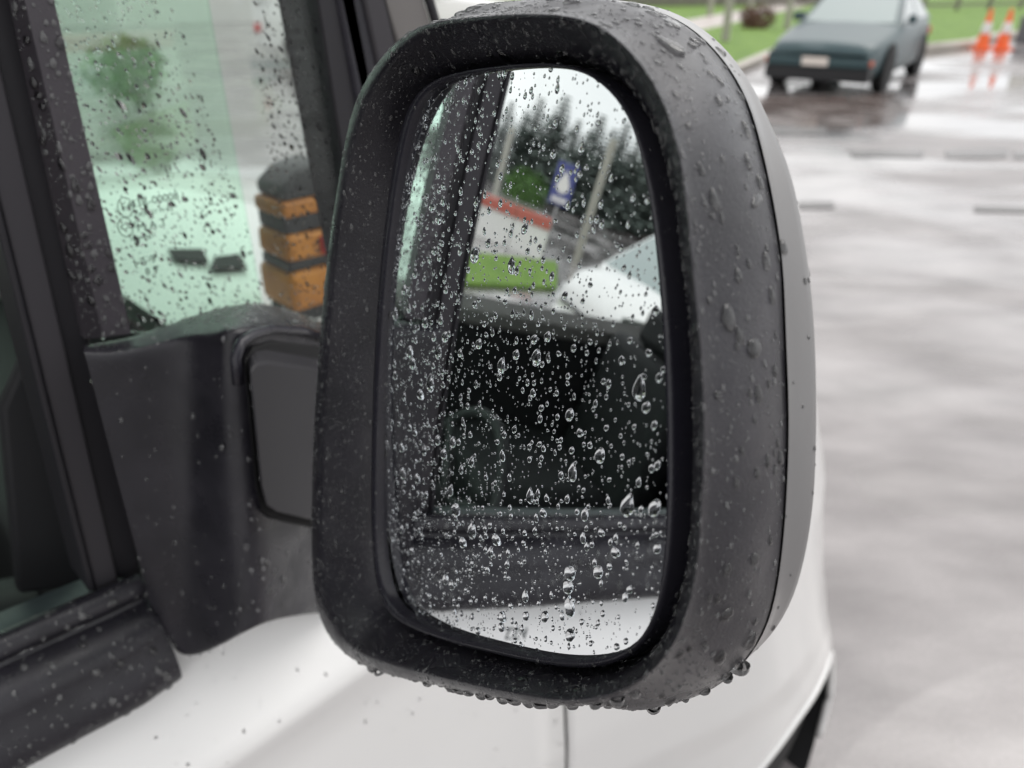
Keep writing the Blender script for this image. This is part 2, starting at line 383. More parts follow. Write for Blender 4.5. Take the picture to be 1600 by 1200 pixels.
# front face and its chamfer
bl, br, tr, tl = onx(162, 528, X1), onx(206, 522, X1), onx(85, 0, X1), onx(38, 0, X1)
def ext(a, b, z): t = (z-a.z)/(b.z-a.z); return a+(b-a)*t
tl = ext(bl, tl, 1.890); tr = ext(br, tr, 1.890)
cl = onx(133, 530, XB-.006); ct = ext(cl, onx(20, 0, XB-.006), 1.890)
bk = V((-.03, 0, 0))
vs = [cl, bl, br, br+bk, cl+V((-.024, 0, 0)), ct, tl, tr, tr+bk, ct+V((-.024, 0, 0))]
o = pydata('divider_post', vs, [(0, 1, 6, 5), (1, 2, 7, 6), (2, 3, 8, 7), (3, 4, 9, 8), (4, 0, 5, 9), (0, 1, 2, 3, 4), (5, 6, 7, 8, 9)], M['post'], van, off=VO); autosmooth(o, 20); bev(o, .0018, 2, 20)
strip('run_channel', [(165, 905), (224, 905), (22, 0), (-28, 60)], XB-.035, XB-.014, M['rubber'])
strip('channel_strip', [(150, 925), (190, 925), (-8, 60), (-65, 60)], XB-.04, XB-.009, M['rubber_grey'])
strip('window_seal', [(139, 925), (151, 925), (-64, 60), (-78, 60)], XB-.045, XB-.006, M['rubber'])
box('window_header', (XB-.05, -1.12, 1.880), (XB+.004, .36, 1.950), M['rubber'], van, off=VO)
box('rear_door_pillar', (XB-.06, -1.12, 1.0), (XB+.002, -1.03, 1.890), M['rubber'], van, bw=.004, off=VO)
box('rear_quarter_upper', (XB-.05, -3.0, 1.06), (XB-.0, -1.125, 1.930), M['white_paint'], van, bw=.01, off=VO)
box('rear_quarter_upper', (-2.1, -3.0, .96), (-2.05, -1.96, 1.930), M['white_paint'], van, bw=.01, off=VO)
box('tailgate', (-2.1, -3.05, .3), (XB, -3.0, 1.930), M['white_paint'], van, bw=.01, off=VO)
# roof
rows = []
for i in range(9):
    rows.append([V((-2.1+(2.1+XB)*j/10, -3.0+3.36*i/8, 1.950+.07*sin(pi*j/10)-.02*(i == 8))) for j in range(11)])
grid('roof', rows, M['white_paint'], van, thick=.03, off=VO)
box('headliner', (-2.06, -2.0, 1.905), (XB-.055, .34, 1.935), M['interior'], van, off=VO)
# quarter glass between post and front frame
qx = XB-.008
q = [onx(190, 520, qx), onx(440, 520, qx), onx(545, 240, qx), onx(505, -5, qx)]
zq = q[3].z; top = 1.880
qa = ext(onx(206, 522, qx), onx(85, 0, qx), 1.880); qb = ext(onx(545, 240, qx), onx(505, -5, qx), 1.880)
qg = prism('quarter_glass', [q[0], q[1], V((qx, q[2].y+.01, q[1].z)), q[2], q[3], qb, qa], (-.004, 0, 0), M['glass_quarter'], van, off=VO)
# dark frit / seal at glass foot
box('glass_foot_seal', (qx-.01, .13, 1.10), (qx+.006, .33, 1.262-.0), M['rubber'], van, bw=.002, off=VO)
# front door frame, A pillar, windscreen frame
def frame_post(name, u0, u1, x1, th, m, y_low=240, bw=.003):
    a = onx(u0[1], y_low, x1); b = onx(u1[1], y_low, x1); c = onx(u1[0], 0, x1); d = onx(u0[0], 0, x1)
    lo = 1.02
    return prism(name, [ext(d, a, lo), ext(c, b, lo), ext(b, c, 1.890), ext(a, d, 1.890)], (-th, 0, 0), m, van, bw, off=VO)
frame_post('door_frame_front', (497, 535), (528, 572), XB-.0, .05, M['rubber'])
frame_post('door_frame_rib', (528, 572), (541, 592), XB+.003, .05, M['plastic_smooth'])
frame_post('door_frame_step', (541, 592), (568, 622), XB-.004, .05, M['plastic_smooth'])
frame_post('pillar_rubber', (568, 620), (596, 655), XB-.001, .05, M['rubber_grey'])
# windscreen + pillar trim beside it: leaning back
wa = onx(660, 0, XB-.02); wb = onx(690, 45, XB-.02)
def wsq(x0, x1): return [V((x0, .345, 1.06)), V((x1, .345, 1.06)), V((x1, .335, 1.93)), V((x0, .335, 1.93))]
prism('windscreen', wsq(-.72, -2.04), (0, .004, 0), M['glass_green'], van, off=VO)
prism('windscreen_edge_pane', wsq(XB-.03, -.716), (0, .004, 0), M['glass_clear'], van, off=VO)
ptri = [onx(590, -30, XB-.012), onx(618, 60, XB-.012), onx(682, 60, XB-.012), onx(655, -30, XB-.012)]
lo_ = ext(ptri[0], ptri[1], 1.05); lo2 = ext(ptri[3], ptri[2], 1.05)
prism('pillar_outer_trim', [ext(ptri[1], ptri[0], 1.890), lo_, lo2, ext(ptri[2], ptri[3], 1.890)], (-.03, 0, 0), M['belt_top'], van, bw=.003, off=VO)
tube('windscreen_seal', [ext(ptri[3], ptri[2], 1.05)+V((0, .004, 0)), ext(ptri[2], ptri[3], 1.890)+V((0, .004, 0))], .004, M['rubber'], van, 8, off=VO)

# interior
box('floor', (-2.04, -2.0, .30), (XB-.02, .34, .34), M['interior'], van, off=VO)
box('bulkhead', (-2.03, -2.05, .3), (XB-.03, -2.0, 1.930), M['interior'], van, off=VO)
box('footwell_panel', (-2.03, .345, .3), (XB-.03, .36, 1.03), M['interior'], van, off=VO)
dash = [(.10, .52), (.06, .70), (.10, .83), (.18, .86), (.34, .86), (.34, .52)]
prism('dashboard', [V((XB-.06, y, z)) for y, z in dash], (-1.44, 0, 0), M['interior'], van, bw=.015, off=VO)
sw = V((-.98, -.10, .86)); tilt = Matrix.Rotation(radians(-62), 4, 'X')
ringp = [sw+(tilt @ V((.185*cos(a), .185*sin(a), 0))) for a in [2*pi*i/40 for i in range(40)]]
tube('steering_wheel', ringp, .013, M['interior'], van, 8, closed=True, off=VO)
tube('steering_column', [sw+V((0, 0, 0)), sw+V((0, .32, -.12))], .035, M['interior'], van, 10, off=VO)
for k_ in (0, 2.1, 4.2):
    tube('wheel_spoke', [sw, sw+(tilt @ V((.18*cos(k_-.5), .18*sin(k_-.5), 0)))], .012, M['interior'], van, 8, off=VO)
for sx in (-.95, -1.72):
    seat = empty('seat', V((sx, -.80, .36))-VO, 0, van)
    def sb(name, lo, hi, bw): return box(name, lo, hi, M['interior'], seat, bw)
    sb('cushion', (-.25, -.1, .1), (.25, .42, .27), .05)
    o = sb('backrest', (-.25, -.2, .2), (.25, -.07, .72), .05); o.rotation_euler = (radians(12), 0, 0)
    o = sb('headrest', (-.12, -.19, .72), (.12, -.09, .85), .03); o.rotation_euler = (radians(12), 0, 0)
# passenger door: dark inner trim, window ledge, pillar; window glass
PX_ = -2.05
box('passenger_door_trim', (PX_-.03, -1.95, .34), (PX_+.05, .14, .90), M['interior'], van, bw=.01, off=VO)
led = [V((PX_+.02, -1.1, .845)), V((PX_+.055, -1.1, .85)), V((PX_+.05, -1.1, .895)), V((PX_-.02, -1.1, .915))]
prism('passenger_upper_trim', [V((PX_-.03, -1.95, .85)), V((PX_+.048, -1.95, .85)), V((PX_+.048, -1.95, 1.04)), V((PX_-.03, -1.95, 1.04))], (0, 2.05, -.13), M['interior'], van, off=VO)
prism('window_ledge', [V((PX_-.02, -1.95, 1.02)), V((PX_+.06, -1.95, 1.02)), V((PX_+.055, -1.95, 1.065)), V((PX_-.02, -1.95, 1.10))], (0, 2.05, -.13), M['belt_top'], van, bw=.006, off=VO)
# front lower corner of passenger window, rounded
cy0, cz0, cr_ = -.46, 1.07, .085
fr = [V((PX_, -.53, .90))]
arc = [V((PX_, cy0+cr_*1.0*sin(a)-.0, cz0-cr_*cos(a))) for a in [pi/2*i/8 for i in range(9)]]
poly = [V((PX_, -.20, .95)), V((PX_, cy0, .95))]+arc+[V((PX_, -.365, 1.3)), V((PX_, -.35, 1.900)), V((PX_, -.20, 1.900)), V((PX_, -.20, 1.3))]
prism('passenger_window_post', poly, (-.03, 0, 0), M['rubber_grey'], van, bw=.002, off=VO)
gl = [(-1.95, .88), (-.25, .88), (-.25, 1.900), (-1.95, 1.900)]
prism('passenger_glass', [V((PX_-.012, y, z)) for y, z in gl], (-.004, 0, 0), M['glass_clear'], van, off=VO)
gl = [(-.22, .88), (.33, .88), (.33, 1.90), (-.20, 1.90)]
prism('passenger_front_glass', [V((PX_-.012, y, z)) for y, z in gl], (-.004, 0, 0), M['glass_green'], van, off=VO)
box('passenger_header', (PX_-.03, -1.95, 1.880), (PX_+.02, .36, 1.940), M['interior'], van, off=VO)
box('passenger_rear_pillar', (PX_-.03, -2.0, .85), (PX_+.03, -1.94, 1.900), M['interior'], van, off=VO)
# dark inner panel and grab handle seen at the left of the photograph
pp = [onx(2, 640, -.60), onx(40, 555, -.60), onx(60, 520, -.60), onx(150, 915, -.60), onx(30, 930, -.60)]
prism('inner_corner_panel', pp, (-.015, 0, 0), M['interior'], van, bw=.004, off=VO)

# ---- mirror base (sail panel) on the door, fold and arm
MN = V((-sin(radians(13))*cos(radians(9.6)), -cos(radians(13))*cos(radians(9.6)), sin(radians(9.6)))); MC = EYE+ray(840, 560)*.27
pa, pb_ = onx(386, 650, XB+.088), onplane(500, 650, MC-MN*.040, MN)
an = (pb_-pa).cross(V((0, 0, 1))).normalized()
if an.dot(pa-EYE) < 0: an = -an
def oa(u, v, d=0.): return onplane(u, v, pa+an*d, an)
def cpt(u, v, x): return onx(u, v, x)
back_line = [(130, 541), (160, 535), (200, 528), (250, 511), (300, 492), (345, 479), (380, 473), (405, 472), (440, 478), (530, 512)]
front_line = [(132, 551), (165, 554), (205, 549), (250, 538), (290, 528), (325, 521), (352, 517), (392, 512), (440, 512), (530, 534)]
bot_line = [(236, 950), (246, 962), (258, 990), (270, 1018), (288, 1034), (320, 1030), (352, 1016), (392, 994), (440, 974), (530, 962)]
def xs(t): return XB+.024+.022*t+.042*sstep(.5, 1., t)
rows = [[], []]
def bpt(j, t, u, v, x1):
    if u > 385: return oa(u, v, 0)
    return cpt(u, v, x1)
for i in range(9):
    row = []
    for j, (b0, f0) in enumerate(zip(back_line, front_line)):
        t = min(1, j/7); B = bpt(j, t, *f0, xs(t)); s_ = i/8
        A = cpt(*b0, XB-.004) if j < 7 else oa(b0[0], b0[1], .035)
        p = A.lerp(B, s_); p.z += .002*sin(pi*s_); row.append(p)
    rows.append(row)
rows[0] = [p+V((-.004, .0, -.05)) for p in rows[2]]; rows[1] = [p+V((-.001, .0, -.01)) for p in rows[2]]
for i in range(1, 25):
    row = []
    for j, (f0, b0) in enumerate(zip(front_line, bot_line)):
        t = min(1, j/7); s_ = i/24; x1 = xs(t)+.003*sin(pi*s_)
        p = bpt(j, t, *f0, x1).lerp(bpt(j, t, *b0, x1), s_); row.append(p)
    rows.append(row)
rows.append([V((XB+.02, p.y+.006, p.z-.004)) for p in rows[-1]])
o = grid('mirror_base', rows, M['plastic'], van, off=VO)
sub = o.modifiers.new('sub', 'SUBSURF'); sub.levels = 2; sub.render_levels = 2
mir = empty('wing_mirror', V((-.3, .2, 1.3))-VO, 0, van)
MO = V((-.3, .2, 1.3))
# arm and its raised cover plate, facing back towards the camera
def arm_plate(name, pts, d, th, m, bw):
    return prism(name, [oa(u, v, d) for u, v in pts], V((ray(420, 650).x, ray(420, 650).y, 0)).normalized()*th, m, mir, bw=bw, seg=4, off=MO)
arm_plate('arm_cover', [(390, 580), (400, 569), (420, 566), (518, 580), (518, 822), (432, 802), (416, 792), (408, 762)], -.012, .034, M['rubber'], .004)
arm_plate('arm_seam', [(382, 566), (394, 545), (424, 534), (518, 545), (518, 832), (426, 812), (409, 800), (400, 764)], -.0015, .012, M['gap'], .001)
tube('arm_ridge', [oa(u, v, -.001) for u, v in [(372, 600), (368, 560), (376, 536), (396, 522), (425, 514), (470, 516), (515, 530)]], .0035, M['plastic_smooth'], mir, 8, off=MO)

# ---- the mirror head: contours traced from the photograph onto parallel planes of the real mirror
az, el = radians(13), radians(9.6)
MN = V((-sin(az)*cos(el), -cos(az)*cos(el), sin(el)))
MC = EYE+ray(840, 560)*.27
E1 = V((0, 0, 1)).cross(MN).normalized(); E2 = MN.cross(E1).normalized()
RAD = 3.0
G_ = [(627, 287), (638, 230), (648, 187), (660, 155), (682, 134), (717, 121), (780, 111), (830, 106), (880, 106), (925, 117), (955, 138), (980, 167), (997, 200), (1010, 250), (1020, 300), (1033, 400), (1043, 533), (1048, 667), (1047, 800), (1041, 900), (1033, 943), (1018, 983), (990, 1011), (947, 1025), (880, 1026), (773, 1006), (693, 987), (629, 960), (608, 940), (600, 905), (595, 853), (594, 750), (596, 640), (602, 520), (612, 400)]
B_ = [(610, 287), (622, 225), (634, 175), (650, 142), (678, 121), (717, 109), (780, 99), (830, 95), (885, 95), (930, 104), (965, 126), (995, 158), (1018, 200), (1034, 250), (1046, 300), (1062, 400), (1075, 533), (1079, 667), (1077, 800), (1070, 883), (1053, 957), (1027, 1005), (987, 1041), (935, 1055), (880, 1051), (773, 1029), (693, 1006), (633, 982), (604, 960), (591, 920), (585, 853), (582, 750), (584, 640), (588, 520), (597, 400)]
C_ = [(548, 237), (565, 175), (582, 135), (612, 95), (632, 70), (655, 50), (685, 40), (735, 34), (805, 28), (880, 28), (917, 34), (955, 51), (980, 74), (1005, 100), (1026, 132), (1042, 163), (1056, 205), (1066, 245), (1074, 300), (1087, 430), (1098, 540), (1103, 640), (1102, 740), (1098, 800), (1094, 867), (1083, 933), (1065, 987), (1037, 1030), (997, 1064), (947, 1085), (880, 1090), (800, 1077), (720, 1060), (627, 1037), (560, 1014), (528, 985), (509, 947), (502, 893), (500, 800), (503, 650), (515, 480), (530, 340)]
S_ = [(534, 275), (549, 185), (568, 133), (598, 88), (625, 60), (652, 42), (685, 32), (735, 26), (805, 20), (880, 20), (921, 26), (961, 43), (987, 67), (1013, 95), (1035, 128), (1051, 160), (1066, 202), (1076, 243), (1084, 299), (1097, 429), (1108, 540), (1113, 640), (1112, 740), (1108, 801), (1104, 869), (1093, 936), (1074, 992), (1044, 1039), (1001, 1075), (950, 1097), (880, 1103), (800, 1094), (733, 1083), (667, 1067), (600, 1053), (549, 1032), (513, 996), (497, 960), (490, 907), (489, 800), (492, 680), (503, 520), (516, 390)]
K_ = [(600, 75), (640, 50), (680, 32), (755, 16), (820, 8), (880, 4), (930, 3), (980, 7), (1030, 18), (1067, 36), (1105, 68), (1142, 115), (1167, 165), (1187, 237), (1201, 300), (1217, 400), (1224, 533), (1228, 667), (1223, 800), (1217, 867), (1208, 930), (1196, 978), (1173, 1020), (1147, 1051), (1113, 1078), (1053, 1100), (980, 1109), (880, 1104), (800, 1090), (700, 1060), (600, 1030), (545, 1000), (540, 700), (550, 400), (560, 200)]
V_ = [(620, 60), (680, 30), (755, 13), (820, 5), (880, 0), (930, -2), (985, 2), (1035, 13), (1072, 30), (1112, 60), (1150, 103), (1178, 155), (1202, 207), (1224, 262), (1236, 310), (1252, 400), (1262, 487), (1267, 600), (1267, 700), (1262, 800), (1247, 887), (1227, 950), (1195, 1000), (1150, 1040), (1100, 1065), (1040, 1080), (970, 1085), (880, 1080), (800, 1070), (700, 1045), (600, 1010), (560, 980), (560, 700), (570, 400), (580, 200)]
NA = 192; CX, CY = 835, 560
def catmull(c, m=8):
    out = []; N = len(c)
    for i in range(N):
        p0, p1, p2, p3 = [np.array(c[(i+k) % N], float) for k in (-1, 0, 1, 2)]
        d01, d12, d23 = [max(1e-6, np.linalg.norm(b-a))**.5 for a, b in ((p0, p1), (p1, p2), (p2, p3))]
        m1 = (p2-p1)+d12*((p1-p0)/d01-(p2-p0)/(d01+d12)); m2 = (p2-p1)+d12*((p3-p2)/d23-(p3-p1)/(d12+d23))
        for j in range(m):
            t = j/m; out.append((2*t**3-3*t*t+1)*p1+(t**3-2*t*t+t)*m1+(-2*t**3+3*t*t)*p2+(t**3-t*t)*m2)
    return out
def polar(c, ang):
    c = catmull(c)
    a = np.array([atan2(y-CY, x-CX) for x, y in c]); r = np.array([math.hypot(x-CX, y-CY) for x, y in c]); o = np.argsort(a); a = a[o]; r = r[o]
    a = np.concatenate([a-2*pi, a, a+2*pi]); r = np.concatenate([r, r, r])
    fine = np.interp(ang, a, r); k = np.array([1, 3, 5, 3, 1.]); k /= k.sum()
    for _ in range(2): fine = sum(kk*np.roll(fine, s) for kk, s in zip(k, (-2, -1, 0, 1, 2)))
    return fine
ANG = np.linspace(-pi, pi, NA, endpoint=False)
def loc2(u, v, k):
    p = onplane(u, v, MC+MN*k, MN); d = p-MC; return V((d.dot(E1), d.dot(E2), k))
def row(c, k): r = polar(c, ANG); return [loc2(CX+r[i]*cos(ANG[i]), CY+r[i]*sin(ANG[i]), k) for i in range(NA)]
def W(l): return MC+E1*l.x+E2*l.y+MN*l.z
def mixrow(a, b, t, k=None): return [V((p.x+(q.x-p.x)*t, p.y+(q.y-p.y)*t, (p.z+(q.z-p.z)*t) if k is None else k)) for p, q in zip(a, b)]
rG, rB, rC, rS = row(G_, 0), row(B_, -.003), row(C_, .015), row(S_, .010)
kK = -.033; rK = row(K_, kK); kV = -.043; rV = row(V_, kV)
# where the photograph hides the back contour use the front one, slightly drawn in
wt = [sstep(-.30, .10, cos(a-radians(-12))) if True else 0 for a in ANG]
cS = V((sum(p.x for p in rS)/NA, sum(p.y for p in rS)/NA, 0))
sh = [V((cS.x+(p.x-cS.x)*.985, cS.y+(p.y-cS.y)*.985, kK)) for p in rS]
rK = [V((a.x+(b.x-a.x)*t, a.y+(b.y-a.y)*t, kK)) for a, b, t in zip(sh, rK, wt)]
sv = [V((cS.x+(p.x-cS.x)*.93, cS.y+(p.y-cS.y)*.93, kV)) for p in rS]
rV = [V((a.x+(b.x-a.x)*t, a.y+(b.y-a.y)*t, kV)) for a, b, t in zip(sv, rV, wt)]
LR = [mixrow(rG, rB, .6, -.012), mixrow(rB, rB, 0, -.004)]
for t, k in ((.25, .002), (.5, .0065), (.72, .0105), (.88, .0135), (.97, .0149)): LR.append(mixrow(rB, rC, t, k))
LR.append(mixrow(rC, rS, .15, .0156)); LR.append(mixrow(rC, rS, .5, .0145)); LR.append(mixrow(rC, rS, .85, .0118)); LR.append(mixrow(rC, rS, 1.0, .0095))
for i in range(1, 9):
    t = i/8; k = .0085+(kK-.0085)*t; b = .0035*sin(pi*t)
    r_ = mixrow(rS, rK, t, k); LR.append([V((p.x+(p.x-cS.x)*b*6, p.y+(p.y-cS.y)*b*6, p.z)) for p in r_])
LR.append([V((cS.x+(p.x-cS.x)*.985, cS.y+(p.y-cS.y)*.985, kK-.0005)) for p in rK])
housing = grid('mirror_housing', [[W(p) for p in r] for r in LR], M['plastic'], mir, closed=True, off=MO)
br = [mixrow(rG, rB, -.06, -.004), mixrow(rG, rB, -.02, .0008), mixrow(rG, rB, .12, .0022), mixrow(rG, rB, .35, .0022), mixrow(rG, rB, .5, .0004), mixrow(rG, rB, .56, -.008)]
bezel = grid('mirror_bezel', [[W(p) for p in r] for r in br], M['plastic_smooth'], mir, closed=True, off=MO)
cvr = [[V((cS.x+(p.x-cS.x)*1.0, cS.y+(p.y-cS.y)*1.0, kK-.0012)) for p in rK]]
for t in (.06, .2, .4, .6, .8, 1.0): cvr.append([V((p.x+(q.x-p.x)*sin(t*pi/2), p.y+(q.y-p.y)*sin(t*pi/2), kK-.002+(kV-kK)*t)) for p, q in zip(cvr[0], rV)])
cc = V((cS.x+.01, cS.y, 0))
for t in (.06, .12, .2, .3, .45, .6, .75, .9, 1.0):
    cvr.append([V((cc.x+(p.x-cc.x)*max(.01, (1-t**1.5)), cc.y+(p.y-cc.y)*max(.01, (1-t**1.7)), kV-.002-.04*t)) for p in rV])
cover = grid('mirror_cover', [[W(p) for p in r] for r in cvr], M['shaded_cover'], mir, closed=True, cap1=True, off=MO)
for o_, k_ in ((housing, 8*NA+5), (bezel, 2*NA+5)):
    f_ = o_.data.polygons[k_]
    if f_.normal.dot(MN) < 0: o_.data.flip_normals()
# convex glass
def sag(p): return -(p.x*p.x+p.y*p.y)/(2*RAD)
gr = []
for s in [1e-3]+[i/24 for i in range(1, 25)]:
    gr.append([V((p.x*s*1.004, p.y*s*1.004, sag(V((p.x*s, p.y*s, 0)))+.0012)) for p in rG])
mglass = grid('mirror_glass', [[W(p) for p in r] for r in gr], M['mirror'], mir, closed=True, cap0=True, off=MO)
me = mglass.data
# exact spherical normals for a clean reflection
nrm = []
inv = (W(V((0, 0, 0))))
for v in me.vertices:
    p = v.co+MO-MC; a, b = p.dot(E1), p.dot(E2); nrm.append((MN+E1*(a/RAD)+E2*(b/RAD)).normalized())
if me.polygons[5].normal.dot(MN) < 0: me.flip_normals()
me.normals_split_custom_set_from_vertices(nrm)
pl = [V((p.x*.9, p.y*.9, -.02)) for p in rB]
pydata('mirror_backplate', [W(p) for p in pl], [tuple(range(NA))], M['gap'], mir, off=MO)

# ---- writing
def text(name, s, size, origin, ex, ey, m, parent=None, ext_=.0001, off=V((0, 0, 0)), align='LEFT'):
    c = bpy.data.curves.new(name, 'FONT'); c.body = s; c.size = size; c.extrude = ext_; c.align_x = align; c.materials.append(m)
    ez = ex.cross(ey).normalized(); R_ = Matrix((ex, ey, ez)).transposed().to_4x4()
    o = bpy.data.objects.new(name, c); COL.objects.link(o); R_.translation = V(origin)-off
    if parent: o.parent = parent
    o.matrix_local = R_
    bpy.context.view_layer.update(); me_ = bpy.data.meshes.new_from_object(o.evaluated_get(bpy.context.evaluated_depsgraph_get())); mw = o.matrix_local.copy(); bpy.data.objects.remove(o)
    o = bpy.data.objects.new(name, me_); COL.objects.link(o)
    if parent: o.parent = parent
    o.matrix_local = mw; return o
M['ink'] = mat('etched_marking', (.02, .03, .03), .6)
ex, ey = V((0, 1, 0)), V((0, 0, 1))
def glass_text(s, u, v, hpx):
    p = onx(u, v, qx+.0016); return text('glass_marking', s, hpx/2400., p, ex, ey, M['ink'], van, .00008, VO)
for s, u, v, h in (('E4', 190, 330, 16), ('43R-00008', 205, 325, 17), ('DOT 27 M 8', 212, 340, 10), ('M A T', 215, 362, 18), ('CCC', 190, 360, 13), ('TEMPERED', 203, 378, 8), ('1 5 9', 208, 418, 18), ('. 8 9', 220, 432, 16)):
    glass_text(s, u, v, h)
for u, v in ((196, 324), (196, 355)):
    c = onx(u, v, qx+.0018); tube('marking_ring', [c+V((0, .0045*cos(a), .0062*sin(a))) for a in [2*pi*i/24 for i in range(24)]], .0003, M['ink'], van, 5, closed=True, off=VO)

# reflection of letters in the door paint, drawn as dark text under the moulding
def MR(u, v):
    """reflect the photographed ray in the real mirror glass"""
    d = ray(u, v); S0 = MC-MN*RAD; oc = EYE-S0; b_ = oc.dot(d); t = -b_-sqrt(b_*b_-(oc.dot(oc)-RAD*RAD)); X = EYE+d*t; nn = (X-S0)/RAD
    return X, d-nn*(2*d.dot(nn))
def mz(u, v, z=0.):
    X, r = MR(u, v); p = X+r*((z+GZ-X.z)/r.z); p.z = z; return p
def mx_(u, v, x):
    X, r = MR(u, v); return X+r*((x-X.x)/r.x)
def md(u, v, dist):
    X, r = MR(u, v); h = math.hypot(r.x, r.y); p = X+r*(dist/h); p.z -= GZ; return p
p = mx_(836, 950, XB+.04); zt_ = 1.022; print('letter', p)
text('lettering_reflection', 'AZZ', .016, (doorx(zt_)+.0012, p.y, zt_), V((0, 1, 0)), V((.56, 0, -.83)), M['ink'], van, .0003, VO)

# ------------------------------------------------------------------ orange and black case on the dashboard
M['orange'] = mat('orange_brown_plastic', (.60, .22, .015), .45, var=(.40, .13, .01), vscale=20)
M['black'] = mat('matt_black', (.015, .015, .017), .5); M['red'] = mat('red_plastic', (.55, .02, .02), .4)
CX_ = -.90; CB = 1.086
a_, b_ = onx(424, 268, CX_), onx(575, 480, CX_)
cw = b_.y-a_.y; ch = onx(450, 262, CX_).z-CB
case = empty('tool_case', (CX_, a_.y, CB)); tag(case, 'orange and black machine case standing on the white bonnet beyond the wet quarter window', 'case')
box('foot_block', (-.07, .006, 0), (.0, cw*.8, ch*.10), M['black'], case, .003)
box('lower_case', (-.08, 0, ch*.10), (.01, cw, ch*.36), M['orange'], case, .010)
box('case_seal', (-.07, .004, ch*.36), (.002, cw, ch*.43), M['black'], case, .003)
o = box('middle_case', (-.075, -.002, ch*.43), (.005, cw, ch*.60), M['orange'], case, .008); o.rotation_euler = (radians(-3), 0, 0)
box('side_block', (.004, cw*.42, ch*.44), (.016, cw*.66, ch*.56), M['red'], case, .004)
box('upper_seal', (-.07, .008, ch*.60), (.0, cw, ch*.70), M['black'], case, .003)
box('upper_case', (-.072, .005, ch*.70), (.004, cw, ch*.80), M['orange'], case, .006)
prism('case_cover', [V((-.07, .012, ch*.80)), V((-.07, cw, ch*.80)), V((-.07, cw, ch*.92)), V((-.07, cw*.62, ch*1.0)), V((-.07, cw*.30, ch*.97)), V((-.07, .010, ch*.88))], (.07, 0, 0), M['black'], case, .006)

